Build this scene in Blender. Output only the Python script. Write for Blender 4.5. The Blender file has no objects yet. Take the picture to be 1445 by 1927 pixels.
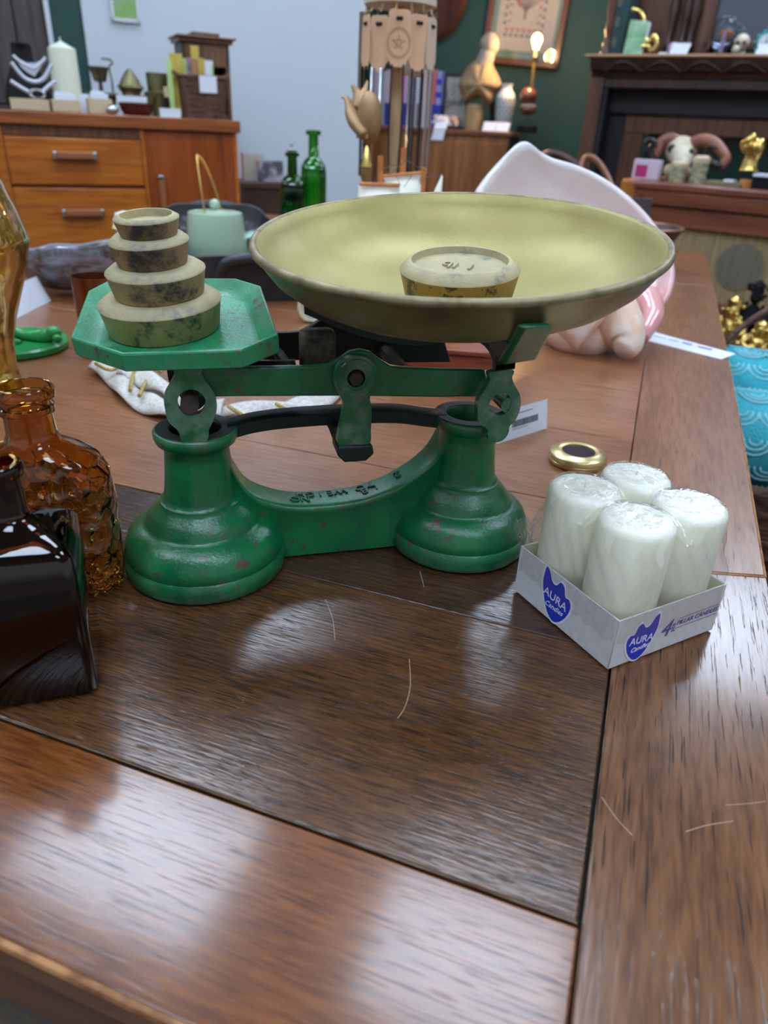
import bpy, bmesh, math, random
from mathutils import Vector, Matrix, Euler
from math import sin, cos, pi, radians
random.seed(7)
SC = bpy.context.scene
COL = SC.collection

# ------------------------------------------------------------------ camera
F_PX, CX, CY = 1338.0, 722.5, 963.5
CAM_Z = 1.05                      # eye height; the table top is at TT
TT = 0.75
ROWS = ((0.93862304, 0.19933281, -0.28151948),      # world axes in camera axes (x right, y down, z forward)
        (0.34217624, -0.43485796, 0.83295497),
        (0.04361427, -0.87816, -0.47637465))
CAM = Vector((0, 0, CAM_Z))
cam_d = bpy.data.cameras.new('camera')
cam = bpy.data.objects.new('camera', cam_d); COL.objects.link(cam)
cam_d.sensor_fit = 'VERTICAL'; cam_d.sensor_height = 36; cam_d.sensor_width = 27
cam_d.lens = F_PX / 1927 * 36
cam_d.clip_start = 0.02; cam_d.clip_end = 60
mw = Matrix(((ROWS[0][0], -ROWS[0][1], -ROWS[0][2], 0), (ROWS[1][0], -ROWS[1][1], -ROWS[1][2], 0),
             (ROWS[2][0], -ROWS[2][1], -ROWS[2][2], CAM_Z), (0, 0, 0, 1)))
cam.matrix_world = mw
cam_d.dof.use_dof = True; cam_d.dof.focus_distance = 0.53; cam_d.dof.aperture_fstop = 7.0
SC.camera = cam

# ------------------------------------------------------------------ world, exposure
w = bpy.data.worlds.new('sky'); SC.world = w; w.use_nodes = True
wn = w.node_tree.nodes; wl = w.node_tree.links
bg = wn['Background']
WORLD_STRENGTH = 0.66
tc = wn.new('ShaderNodeTexCoord'); sep = wn.new('ShaderNodeSeparateXYZ'); rmp = wn.new('ShaderNodeValToRGB')
wl.new(tc.outputs['Generated'], sep.inputs[0]); wl.new(sep.outputs['Z'], rmp.inputs[0])
rmp.color_ramp.elements[0].position = 0.0; rmp.color_ramp.elements[0].color = (0.30, 0.29, 0.28, 1)
rmp.color_ramp.elements[1].position = 0.12; rmp.color_ramp.elements[1].color = (0.80, 0.92, 1.0, 1)
wl.new(rmp.outputs[0], bg.inputs[0]); bg.inputs[1].default_value = WORLD_STRENGTH
SC.view_settings.view_transform = 'Standard'; SC.view_settings.look = 'None'
SC.view_settings.gamma = 1.0; SC.view_settings.exposure = 0.12
SC.view_settings.use_curve_mapping = False
PANEL_POWER = 17.0                # emission of the ceiling light panels
BULB_POWER = 10.0

# ------------------------------------------------------------------ pixel <-> world helpers
def ray(px, py):
    a = (px - CX, py - CY, F_PX)
    return Vector([sum(r[i] * a[i] for i in range(3)) for r in ROWS])
def onz(px, py, z=TT):
    d = ray(px, py); return CAM + d * ((z - CAM_Z) / d.z)
def onp(px, py, p0, n):
    d = ray(px, py); n = Vector(n); return CAM + d * (((Vector(p0) - CAM).dot(n)) / d.dot(n))
def dep(px, py, d):
    return CAM + ray(px, py) * (d / F_PX)
A44 = Vector((0.7145, 0.6997, 0)); N44 = Vector((-0.6997, 0.7145, 0))    # the back wall's direction and its normal
def onn(px, py, dn):
    return onp(px, py, N44 * dn, N44)

# ------------------------------------------------------------------ materials
def lin(c):
    return tuple(((x / 255) / 12.92 if x <= 10 else (((x / 255) + 0.055) / 1.055) ** 2.4) for x in c) + (1,)
def nodes_of(name):
    m = bpy.data.materials.new(name); m.use_nodes = True
    return m, m.node_tree.nodes, m.node_tree.links, m.node_tree.nodes['Principled BSDF']
def coords(N, L, scale=(1, 1, 1), rot=(0, 0, 0), loc=(0, 0, 0)):
    t = N.new('ShaderNodeTexCoord'); mp = N.new('ShaderNodeMapping')
    L.new(t.outputs['Object'], mp.inputs[0]); mp.inputs['Scale'].default_value = scale
    mp.inputs['Rotation'].default_value = rot; mp.inputs['Location'].default_value = loc
    return mp.outputs[0]
def noise(N, L, vec, scale, detail=4, rough=0.55, dist=0.0):
    n = N.new('ShaderNodeTexNoise'); L.new(vec, n.inputs['Vector'])
    n.inputs['Scale'].default_value = scale; n.inputs['Detail'].default_value = detail
    n.inputs['Roughness'].default_value = rough; n.inputs['Distortion'].default_value = dist
    return n.outputs['Fac']
def ramp(N, L, fac, stops, interp='LINEAR'):
    r = N.new('ShaderNodeValToRGB'); L.new(fac, r.inputs[0]); r.color_ramp.interpolation = interp
    e = r.color_ramp.elements
    while len(e) < len(stops): e.new(0.5)
    for k, (p, c) in enumerate(stops): e[k].position = p; e[k].color = c if len(c) == 4 else c + (1,)
    return r.outputs[0]
def mix(N, L, fac, a, b, mode='MIX'):
    m = N.new('ShaderNodeMix'); m.data_type = 'RGBA'; m.blend_type = mode
    for s, v in ((m.inputs[0], fac), (m.inputs[6], a), (m.inputs[7], b)):
        if hasattr(v, 'links'): L.new(v, s)
        else: s.default_value = v
    return m.outputs[2]
def bump(N, L, P, h, strength=0.3, dist=0.002):
    b = N.new('ShaderNodeBump'); L.new(h, b.inputs['Height']); b.inputs['Strength'].default_value = strength
    b.inputs['Distance'].default_value = dist; L.new(b.outputs[0], P.inputs['Normal'])
    return b
G0, G1 = (0, 0, 0, 1), (1, 1, 1, 1)
def mat(name, col, rough=0.5, metal=0.0, col2=None, nscale=40, lo=0.45, hi=0.65, b=None, coat=0.0,
        trans=0.0, ior=1.45, sss=0.0, emit=None, estr=1.0, scale=(1, 1, 1), spec=0.5, detail=4):
    m, N, L, P = nodes_of(name)
    P.inputs['Base Color'].default_value = lin(col)
    P.inputs['Roughness'].default_value = rough; P.inputs['Metallic'].default_value = metal
    P.inputs['Coat Weight'].default_value = coat; P.inputs['Coat Roughness'].default_value = 0.12
    P.inputs['Transmission Weight'].default_value = trans; P.inputs['IOR'].default_value = ior
    P.inputs['Specular IOR Level'].default_value = spec
    if sss:
        P.inputs['Subsurface Weight'].default_value = sss; P.inputs['Subsurface Radius'].default_value = (0.02, 0.017, 0.01)
        P.inputs['Subsurface Scale'].default_value = 1.0
    v = coords(N, L, scale)
    if col2 is not None:
        f = noise(N, L, v, nscale, detail)
        L.new(ramp(N, L, f, [(lo, lin(col)), (hi, lin(col2))]), P.inputs['Base Color'])
    if b: bump(N, L, P, noise(N, L, v, b[0], 5), b[1], b[2] if len(b) > 2 else 0.002)
    if emit is not None:
        P.inputs['Emission Color'].default_value = lin(emit); P.inputs['Emission Strength'].default_value = estr
    return m
def wood(name, dark, mid, light, axis='X', fine=260, rough=0.3, pore=0.5, pore_col=(25, 17, 12), bmp=0.35, coat=0.3, big=14, porelo=0.60, seed=0.0, coatr=0.11):
    """Oak-like wood, grain along the given object axis."""
    m, N, L, P = nodes_of(name)
    def sc(a, c): return {'X': (a, c, c), 'Y': (c, a, c), 'Z': (c, c, a)}[axis]
    v1 = coords(N, L, sc(0.06, 1.0), loc=(seed, seed * 2, seed)); v2 = coords(N, L, sc(0.10, 1.0), loc=(seed, 3, 1))
    warp = noise(N, L, v1, big, 3, 0.5, 0.6)
    c1 = ramp(N, L, warp, [(0.30, lin(dark)), (0.52, lin(mid)), (0.72, lin(light))])
    f2 = noise(N, L, v2, fine * 0.45, 4, 0.6, 0.2)
    c2 = mix(N, L, 0.55, c1, ramp(N, L, f2, [(0.32, lin(dark)), (0.62, lin(light))]))
    v3 = coords(N, L, sc(0.035, 1.0), loc=(seed + 4, 1, 7))
    p = noise(N, L, v3, fine, 2, 0.5, 0.15)
    pf = ramp(N, L, p, [(porelo, G0), (porelo + 0.06, G1)])
    mth = N.new('ShaderNodeMath'); mth.operation = 'MULTIPLY'; L.new(pf, mth.inputs[0]); mth.inputs[1].default_value = pore
    c3 = mix(N, L, mth.outputs[0], c2, lin(pore_col))
    L.new(c3, P.inputs['Base Color'])
    P.inputs['Coat Weight'].default_value = coat; P.inputs['Coat Roughness'].default_value = coatr; P.inputs['Specular IOR Level'].default_value = 0.3
    rn = noise(N, L, coords(N, L), 9, 3)
    rr = N.new('ShaderNodeMapRange'); L.new(rn, rr.inputs[0]); rr.inputs[3].default_value = rough * 0.75; rr.inputs[4].default_value = rough * 1.3
    L.new(rr.outputs[0], P.inputs['Roughness'])
    inv = N.new('ShaderNodeMath'); inv.operation = 'SUBTRACT'; inv.inputs[0].default_value = 1; L.new(pf, inv.inputs[1])
    add = N.new('ShaderNodeMath'); add.operation = 'ADD'; L.new(inv.outputs[0], add.inputs[0])
    m2 = N.new('ShaderNodeMath'); m2.operation = 'MULTIPLY'; L.new(f2, m2.inputs[0]); m2.inputs[1].default_value = 0.8
    L.new(m2.outputs[0], add.inputs[1])
    bb = bump(N, L, P, add.outputs[0], bmp, 0.0003); L.new(bb.outputs[0], P.inputs['Coat Normal'])
    return m
def glass(name, col, rough=0.02, ior=1.5, b=None):
    m, N, L, P = nodes_of(name)
    P.inputs['Base Color'].default_value = lin(col); P.inputs['Roughness'].default_value = rough
    P.inputs['Transmission Weight'].default_value = 1.0; P.inputs['IOR'].default_value = ior
    if b: bump(N, L, P, noise(N, L, coords(N, L), b[0], 3), b[1], b[2])
    return m
def film(name, rough=0.07, amount=0.13, bs=75, bst=0.45):
    """clear plastic film: see-through with sharp sheen"""
    m, N, L, P = nodes_of(name); out = N['Material Output']
    t = N.new('ShaderNodeBsdfTransparent'); g = N.new('ShaderNodeBsdfGlossy'); mx = N.new('ShaderNodeMixShader')
    g.inputs['Roughness'].default_value = rough; g.inputs['Color'].default_value = (1, 1, 1, 1)
    t.inputs['Color'].default_value = (0.995, 0.997, 0.995, 1)
    b = N.new('ShaderNodeBump'); b.inputs['Strength'].default_value = bst; b.inputs['Distance'].default_value = 0.004
    v = coords(N, L, (1, 1, 0.5)); L.new(noise(N, L, v, bs, 4, 0.6, 1.2), b.inputs['Height']); L.new(b.outputs[0], g.inputs['Normal'])
    lw = N.new('ShaderNodeLayerWeight'); lw.inputs[0].default_value = 0.35; L.new(b.outputs[0], lw.inputs['Normal'])
    r = N.new('ShaderNodeMapRange'); L.new(lw.outputs['Facing'], r.inputs[0]); r.inputs[3].default_value = amount * 0.22; r.inputs[4].default_value = amount * 3.2
    L.new(r.outputs[0], mx.inputs[0]); L.new(t.outputs[0], mx.inputs[1]); L.new(g.outputs[0], mx.inputs[2]); L.new(mx.outputs[0], out.inputs[0])
    N.remove(P)
    return m

# ------------------------------------------------------------------ mesh builder
class MB:
    def __init__(s): s.v = []; s.f = []
    def add(s, vs, fs, M=None):
        o = len(s.v)
        s.v += [tuple(M @ Vector(p)) if M is not None else tuple(p) for p in vs]
        s.f += [[o + i for i in f] for f in fs]; return s
    def box(s, c, d, M=None):
        x, y, z = c; a, b, e = d[0] / 2, d[1] / 2, d[2] / 2
        vs = [(x + i * a, y + j * b, z + k * e) for k in (-1, 1) for j in (-1, 1) for i in (-1, 1)]
        return s.add(vs, [(0, 2, 3, 1), (4, 5, 7, 6), (0, 1, 5, 4), (2, 6, 7, 3), (0, 4, 6, 2), (1, 3, 7, 5)], M)
    def bx(s, x0, x1, y0, y1, z0, z1, M=None):
        return s.box(((x0 + x1) / 2, (y0 + y1) / 2, (z0 + z1) / 2), (abs(x1 - x0), abs(y1 - y0), abs(z1 - z0)), M)
    def lathe(s, prof, n=40, M=None, sx=1, sy=1, wob=0.0):
        vs, fs, rings = [], [], []
        for r, z in prof:
            if r < 1e-6: rings.append([len(vs)]); vs.append((0, 0, z))
            else:
                rings.append(list(range(len(vs), len(vs) + n)))
                for k in range(n):
                    a = 2 * pi * k / n; q = r * (1 + wob * (sin(3 * a + z * 90) + 0.6 * sin(5 * a + 1 + z * 200)))
                    vs.append((q * cos(a) * sx, q * sin(a) * sy, z))
        for A, B in zip(rings, rings[1:]):
            if len(A) == 1 and len(B) == 1: continue
            for k in range(n):
                k2 = (k + 1) % n
                if len(A) == 1: fs.append((A[0], B[k2], B[k]))
                elif len(B) == 1: fs.append((A[k], A[k2], B[0]))
                else: fs.append((A[k], A[k2], B[k2], B[k]))
        return s.add(vs, fs, M)
    def tube(s, pts, r, n=10, closed=False, M=None, flat=1.0, up=None):
        pts = [Vector(p) for p in pts]; m = len(pts); rs = r if isinstance(r, (list, tuple)) else [r] * m
        vs, fs, rings = [], [], []; prev = None
        for i, p in enumerate(pts):
            a = pts[(i - 1) % m] if (closed or i > 0) else p; b = pts[(i + 1) % m] if (closed or i < m - 1) else p
            t = (b - a); t = t.normalized() if t.length > 1e-9 else Vector((0, 0, 1))
            if up is not None: nrm = Vector(up)
            elif prev is None: nrm = Vector((0, 0, 1)) if abs(t.z) < 0.9 else Vector((1, 0, 0))
            else: nrm = prev
            bi = t.cross(nrm)
            bi = bi.normalized() if bi.length > 1e-6 else t.orthogonal().normalized()
            nrm = bi.cross(t).normalized(); prev = nrm
            rings.append(list(range(len(vs), len(vs) + n)))
            for k in range(n):
                q = 2 * pi * k / n; vs.append(p + bi * (rs[i] * cos(q)) + nrm * (rs[i] * flat * sin(q)))
        for i in range(m if closed else m - 1):
            A, B = rings[i], rings[(i + 1) % m]
            for k in range(n): fs.append((A[k], A[(k + 1) % n], B[(k + 1) % n], B[k]))
        if not closed: fs.append(rings[0][::-1]); fs.append(rings[-1])
        return s.add(vs, fs, M)
    def prism(s, poly, z0, z1, M=None):
        n = len(poly); vs = [(p[0], p[1], z0) for p in poly] + [(p[0], p[1], z1) for p in poly]
        fs = [tuple(range(n))[::-1], tuple(range(n, 2 * n))] + [(i, (i + 1) % n, n + (i + 1) % n, n + i) for i in range(n)]
        return s.add(vs, fs, M)
    def ell(s, c, r, n=24, m=14, M=None, jit=None):
        vs, fs = [], []; r = r if isinstance(r, (tuple, list)) else (r, r, r)
        for j in range(1, m):
            th = pi * j / m
            for i in range(n):
                a = 2 * pi * i / n; k = 1 + (jit(a, th) if jit else 0)
                vs.append((c[0] + r[0] * k * sin(th) * cos(a), c[1] + r[1] * k * sin(th) * sin(a), c[2] + r[2] * k * cos(th)))
        top = len(vs); vs.append((c[0], c[1], c[2] + r[2])); bot = len(vs); vs.append((c[0], c[1], c[2] - r[2]))
        for j in range(m - 2):
            for i in range(n): fs.append((j * n + i, (j + 1) * n + i, (j + 1) * n + (i + 1) % n, j * n + (i + 1) % n))
        for i in range(n):
            fs.append((top, i, (i + 1) % n)); fs.append((bot, (m - 2) * n + (i + 1) % n, (m - 2) * n + i))
        return s.add(vs, fs, M)
    def grid(s, fn, nu, nv, M=None, cu=False):
        vs = [fn(i / (nu if cu else nu - 1), j / (nv - 1)) for j in range(nv) for i in range(nu)]
        fs = [(j * nu + i, j * nu + (i + 1) % nu, (j + 1) * nu + (i + 1) % nu, (j + 1) * nu + i)
              for j in range(nv - 1) for i in range(nu if cu else nu - 1)]
        return s.add(vs, fs, M)
    def build(s, name, m, parent=None, loc=None, rot=None, ang=35, bev=0, seg=2, sub=0, solid=0, flip=True):
        me = bpy.data.meshes.new(name)
        bm = bmesh.new(); bv = [bm.verts.new(p) for p in s.v]; bm.verts.ensure_lookup_table()
        for f in s.f:
            try: bm.faces.new([bv[i] for i in f])
            except ValueError: pass
        if flip: bmesh.ops.recalc_face_normals(bm, faces=bm.faces)
        bm.to_mesh(me); bm.free()
        me.shade_smooth()
        if ang < 180: me.set_sharp_from_angle(angle=radians(ang))
        for q in (m if isinstance(m, (list, tuple)) else [m]): me.materials.append(q)
        o = bpy.data.objects.new(name, me); COL.objects.link(o)
        if parent is not None: o.parent = parent
        if loc is not None: o.location = loc
        if rot is not None: o.rotation_euler = rot if isinstance(rot, (tuple, list, Euler)) else (0, 0, rot)
        if solid: md = o.modifiers.new('thickness', 'SOLIDIFY'); md.thickness = solid; md.offset = 0
        if bev: md = o.modifiers.new('bevel', 'BEVEL'); md.width = bev; md.segments = seg; md.limit_method = 'ANGLE'; md.angle_limit = radians(40)
        if sub: md = o.modifiers.new('smooth', 'SUBSURF'); md.levels = sub; md.render_levels = sub
        return o
def tag(o, label, cat, group=None, kind=None):
    o['label'] = label; o['category'] = cat
    if group: o['group'] = group
    if kind: o['kind'] = kind
    return o
def thing(name, label, cat, loc=(0, 0, 0), rot=0, group=None):
    o = bpy.data.objects.new(name, None); COL.objects.link(o); o.empty_display_size = 0.05
    o.location = loc; o.rotation_euler = rot if isinstance(rot, (tuple, list, Euler)) else (0, 0, rot)
    return tag(o, label, cat, group)
def struct(o): o['kind'] = 'structure'; return o
def dup(root, loc=None, rot=None, label=None):
    r = root.copy(); COL.objects.link(r)
    if loc is not None: r.location = loc
    if rot is not None: r.rotation_euler = (0, 0, rot)
    if label: r['label'] = label
    for ch in [c for c in root.children]:
        c = ch.copy(); COL.objects.link(c); c.parent = r
        for g in [q for q in ch.children]:
            d = g.copy(); COL.objects.link(d); d.parent = c
    return r
FONT_CACHE = {}
def text_part(s, size, m, parent, M, name='lettering', ext=0.0002, shear=0.0, align='CENTER'):
    cu = bpy.data.curves.new('t', 'FONT'); cu.body = s; cu.size = size; cu.extrude = ext; cu.shear = shear
    cu.align_x = align; cu.align_y = 'CENTER'; cu.resolution_u = 4
    t = bpy.data.objects.new('t', cu); COL.objects.link(t)
    bpy.context.view_layer.update()
    me = bpy.data.meshes.new_from_object(t.evaluated_get(bpy.context.evaluated_depsgraph_get()))
    bpy.data.objects.remove(t); bpy.data.curves.remove(cu)
    me.transform(M); me.materials.clear(); me.materials.append(m); me.name = name
    o = bpy.data.objects.new(name, me); COL.objects.link(o)
    if parent is not None: o.parent = parent
    return o
def frame(origin, xdir, zdir):
    """matrix with local x along xdir, local z along zdir"""
    x = Vector(xdir).normalized(); z = Vector(zdir).normalized(); y = z.cross(x).normalized(); x = y.cross(z)
    return Matrix(((x.x, y.x, z.x, origin[0]), (x.y, y.y, z.y, origin[1]), (x.z, y.z, z.z, origin[2]), (0, 0, 0, 1)))
def smoothpath(pts, k=6, closed=False):
    pts = [Vector(p) for p in pts]; out = []; n = len(pts)
    for i in range(n if closed else n - 1):
        p0 = pts[(i - 1) % n] if (closed or i > 0) else pts[0]; p1 = pts[i]; p2 = pts[(i + 1) % n]
        p3 = pts[(i + 2) % n] if (closed or i < n - 2) else pts[-1]
        for j in range(k):
            t = j / k
            out.append(0.5 * ((2 * p1) + (p2 - p0) * t + (2 * p0 - 5 * p1 + 4 * p2 - p3) * t * t + (3 * p1 - p0 - 3 * p2 + p3) * t ** 3))
    if not closed: out.append(pts[-1])
    return out
def faceang(p):                       # z rotation that turns local -Y towards the camera
    return math.atan2(-(CAM.x - p[0]), (CAM.y - p[1])) + pi

# ================================================================== the setting
m_white = mat('white_wall_paint', (194, 204, 212), 0.75, b=(300, 0.05))
m_green = mat('green_wall_paint', (30, 70, 64), 0.6, col2=(27, 64, 58), nscale=3, b=(300, 0.05))
m_trimw = mat('white_gloss_paint', (200, 208, 215), 0.4)
m_floor = wood('grey_wood_floor', (84, 74, 64), (112, 100, 88), (134, 122, 110), 'X', fine=120, rough=0.45, pore=0.3, coat=0.0)
m_ceil = mat('ceiling_paint', (225, 228, 230), 0.9)
def wall_slab(name, p0, p1, z0, z1, m, th=0.08):
    """wall from p0 to p1 (its near face), thickness away from the camera"""
    p0 = Vector((p0[0], p0[1], 0)); p1 = Vector((p1[0], p1[1], 0)); d = (p1 - p0); Lh = d.length; d.normalize()
    o = MB().bx(0, Lh, 0, th, z0, z1).build(name, m, loc=p0, rot=math.atan2(d.y, d.x)); return struct(o)
RH = 2.65
struct(MB().bx(-6, 5, -3.2, 8, -0.06, 0).build('floor', m_floor))
struct(MB().bx(-6, 5, -3.2, 8, RH, RH + 0.06).build('ceiling', m_ceil))
DW = 3.42                                             # distance of the white wall
pw = onn(684, 200, DW); s_corner = pw.dot(A44)
def PB(s, dn, z=0): return A44 * s + N44 * dn + Vector((0, 0, z))
s_g1 = onn(163, 90, DW).dot(A44); s_t1 = onn(101, 80, DW).dot(A44); s_p1 = onn(92, 80, DW).dot(A44)
wall_slab('wall_white', PB(s_g1, DW), PB(s_corner, DW), 0, RH, m_white, 0.14)
wall_slab('wall_green_pier', PB(s_t1, DW + .01), PB(s_g1, DW + .01), 0, RH, m_green, 0.13)
struct(MB().bx(0, s_t1 - s_p1, -0.02, 0.12, 0, RH).build('trim_1', m_trimw, loc=PB(s_p1, DW), rot=radians(44.4)))
m_plank = mat('grey_brown_planks', (86, 76, 74), 0.7, col2=(58, 50, 50), nscale=3.0, lo=0.35, hi=0.7, scale=(14, 14, 1.2), b=(60, 0.3), detail=6)
mb = MB(); rnd = random.Random(3); pwid = 0.105; k = 0
while True:
    s1 = s_p1 - 0.004 - k * pwid; s0 = s1 - pwid + 0.004
    if s1 < s_p1 - 2.6: break
    z = -rnd.random()
    while z < RH:
        zl = rnd.uniform(0.7, 1.3); mb.bx(s0 - s_p1, s1 - s_p1, -rnd.uniform(0.0, 0.012), 0.02, max(0, z), min(RH, z + zl - 0.005)); z += zl
    k += 1
mb.bx(-2.7, 0, 0.02, 0.1, 0, RH)
struct(mb.build('wall_planks', m_plank, loc=PB(s_p1, DW), rot=radians(44.4), bev=0.002, seg=1))
AG = radians(4); GD = Vector((cos(AG), sin(AG), 0)); GN = Vector((-GD.y, GD.x, 0))    # the green wall further back and its normal
gdn = dep(960, 240, 3.45).dot(GN) + .50
def ong(px, py, off=0): return onp(px, py, GN * (gdn + off), GN)
g0 = ong(600, 200); g0.z = 0
wall_slab('wall_green', g0, g0 + GD * 5.6, 0, RH, m_green, 0.1)
wall_slab('wall_left', (-4.9, -1.2), tuple(PB(s_p1 - 2.7, DW))[:2], 0, RH, m_white)
# ceiling light panels (600 mm lay-in panels)
m_panel = mat('lit_diffuser', (240, 246, 250), 0.4, emit=(212, 231, 255), estr=PANEL_POWER)
m_pframe = mat('panel_frame', (230, 232, 234), 0.4)
def light_panel(x, y, label, sx=0.6, sy=0.6):
    t = thing('ceiling_light', label, 'ceiling light', (x, y, RH - 0.012), 0, 'lay-in ceiling light panels')
    MB().bx(-sx / 2, sx / 2, -sy / 2, sy / 2, -0.002, 0.003).build('diffuser', m_panel, t)
    fr = MB()
    for a in (-1, 1):
        fr.bx(a * sx / 2 - .012, a * sx / 2 + .012, -sy / 2 - .012, sy / 2 + .012, -0.006, 0.011)
        fr.bx(-sx / 2, sx / 2, a * sy / 2 - .012, a * sy / 2 + .012, -0.006, 0.011)
    fr.build('frame', m_pframe, t)
for k, (x, y, a, b_) in enumerate([(-1.24, 1.24, .74, .54), (-.10, 1.27, .60, .48), (-1.48, 2.6, .56, .44), (-.44, 3.12, .36, .50), (.74, 3.4, .60, 1.0), (-2.9, 1.0, .6, .6), (1.3, 1.3, .6, .6), (-1.35, -0.4, .6, .6), (0.1, -0.5, .6, .6), (1.4, -0.5, .6, .6)]):
    light_panel(x, y, 'white ceiling light panel above the shop floor, outside the photograph', a, b_)

# ================================================================== the table
OAK = dict(fine=300, rough=0.27)
m_rail = wood('oak_front_rail', (80, 40, 16), (112, 62, 26), (142, 84, 38), 'X', pore=0.5, porelo=0.60, fine=820, rough=0.25, bmp=0.09, coat=.55, coatr=.12)
m_dark1 = wood('oak_dark_board', (44, 25, 13), (74, 44, 23), (120, 78, 40), 'X', pore=0.6, porelo=0.54, bmp=0.7, fine=1050, rough=0.25, seed=2, big=22, coat=.5, coatr=.14)
m_dark2 = wood('oak_dark_back_board', (44, 26, 17), (66, 41, 27), (94, 62, 40), 'X', pore=0.5, porelo=0.55, bmp=0.5, fine=1050, rough=0.25, seed=5, coat=.5, coatr=.14)
m_stile = wood('oak_dark_stile', (70, 41, 23), (104, 66, 39), (138, 94, 60), 'Y', pore=0.75, porelo=0.61, bmp=0.35, fine=640, rough=0.25, seed=1, coat=.42, coatr=.13)
m_light = wood('oak_light_board', (104, 62, 34), (134, 86, 54), (160, 108, 72), 'X', pore=0.35, porelo=0.60, bmp=0.2, fine=700, rough=0.3, coatr=.2, seed=3)
m_light2 = wood('oak_light_stile', (104, 64, 38), (134, 88, 56), (156, 108, 74), 'Y', pore=0.5, porelo=0.62, bmp=0.2, fine=520, rough=0.3, coatr=.2, seed=4)
m_edge = mat('worn_oak_edge', (176, 124, 76), 0.5, col2=(120, 72, 40), nscale=60, scale=(1, 1, 1))
m_apron = wood('oak_apron', (64, 34, 20), (92, 52, 32), (116, 70, 44), 'X', pore=0.4, rough=0.35)
m_dust = mat('dusty_groove_edge', (128, 112, 92), .6, col2=(70, 54, 42), nscale=40, lo=.4, hi=.6)
m_gap = mat('near_black_gap', (22, 18, 15), 0.8)  # near-black for table joints, cup bores and card slots
XL = -1.38
table = thing('dining_table', 'long oak draw-leaf table with worn dark leaf in front and lighter top behind', 'table', (0, 0, 0))
def board(x0, x1, y0, y1, m, z=TT, th=0.024, name='tabletop_board', bev=0.0012):
    return MB().bx(x0, x1, y0, y1, z - th, z).build(name, m, table, bev=bev)
ZD = TT - 0.0015
board(XL, .0286, .114, .2076, m_rail, ZD, name='front_rail')
board(XL, .0276, .2094, .4068, m_dark1, ZD)
board(XL, .0270, .4076, .60, m_dark2, ZD - .0002)
MB().prism([(.0300, .114), (.140, .114), (.1365, .60), (.0280, .60)], ZD - .024, ZD).build('side_rail', m_stile, table, bev=.0012)
MB().bx(XL + .01, .13, .125, .60, ZD - .030, ZD - .006).build('leaf_bed', m_gap, table)
edge = [(XL, .4752), (-.27, .4755), (-.20, .481), (-.12, .494), (-.05, .509), (.0216, .525)]
mb = MB().prism([(.0216, .6135)] + [(XL, .6135)] + edge, TT - .02, TT); mb.build('tabletop_board', m_light, table, bev=.001)
mb = MB().tube([(x, y - .0002, TT - .0012) for x, y in edge], .0011, 6); mb.build('worn_edge', m_edge, table)
ys = [.6145, .80, .985, 1.17, 1.36, 1.54, 1.72, 1.905]
for a, b_ in zip(ys, ys[1:]): board(XL, .0217, a, b_ - .001, m_light)
stile = [(.0227, .5255), (.06, .533), (.095, .5405), (.135, .552), (.142, .9), (.147, 1.3), (.151, 1.905), (.0222, 1.905)]
MB().prism(stile, TT - .02, TT).build('side_rail', m_light2, table, bev=.001)
MB().tube([(.0227, .5250, TT - .0015), (.06, .5325, TT - .0015), (.095, .540, TT - .0015), (.135, .5515, TT - .0015)], .0009, 6).build('worn_edge', m_edge, table)
MB().prism([(XL, 1.9065), (.1512, 1.9065), (.1545, 2.49), (XL, 2.49)], TT - .022, TT).build('far_leaf', m_light, table, bev=.0015)
MB().tube([(.1352, .552, TT - .003), (.1422, .9, TT - .003), (.1472, 1.3, TT - .003), (.1512, 1.905, TT - .003)], .0022, 8).build('worn_edge', m_edge, table)
MB().tube([(XL, .1142, ZD - .003), (.14, .1142, ZD - .003)], .0028, 8).build('worn_edge', m_edge, table)
MB().bx(XL + .02, .12, .5, 2.45, TT - .04, TT - .0215).build('top_bed', m_gap, table)
ap = MB().bx(XL, .138, .1155, .135, TT - .062, ZD - .0245); ap.build('apron', m_apron, table, bev=.002)
MB().bx(XL + .05, .10, .62, .645, TT - .14, TT - .041).build('apron', m_apron, table)
MB().bx(XL + .05, .10, 2.38, 2.405, TT - .14, TT - .023).build('apron', m_apron, table)
MB().bx(.09, .115, .62, 2.405, TT - .14, TT - .041).build('apron', m_apron, table)
for x, y in ((.07, .66), (XL + .1, .66), (.07, 2.34), (XL + .1, 2.34)):
    MB().lathe([(0, 0), (.028, 0), (.034, .03), (.026, .06), (.045, .2), (.055, .33), (.045, .44), (.03, .5), (.04, .52), (.04, .6), (0, .6)], 24).build('leg', m_apron, table, loc=(x, y, 0.0))
    MB().bx(x - .04, x + .04, y - .04, y + .04, .598, TT - .041).build('leg_block', m_apron, table)
# scratches on the leaf
m_scr = mat('scratch', (176, 150, 122), 0.6)
MB().tube([(XL, .2093, ZD - .0004), (.0276, .2093, ZD - .0004)], .00035, 6).build('dusty_groove', m_dust, table)
MB().tube([(.0301, .21, ZD - .0006), (.0285, .55, ZD - .0006)], .0004, 6).build('dusty_groove', m_dust, table)
sc = MB()
for pts in ([(770, 1240), (772, 1290), (762, 1330), (748, 1352)], [(612, 1128), (626, 1165), (630, 1205)], [(1132, 1500), (1160, 1540), (1190, 1572)],
            [(1290, 1565), (1330, 1553), (1380, 1545)], [(1365, 1515), (1410, 1512), (1440, 1508)], [(790, 1075), (798, 1105)]):
    w_ = [onz(x, y, ZD + .0001) for x, y in pts]; sc.tube(smoothpath(w_, 4), .00022, 4, flat=.4)
sc.build('scratch', m_scr, table)

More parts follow.
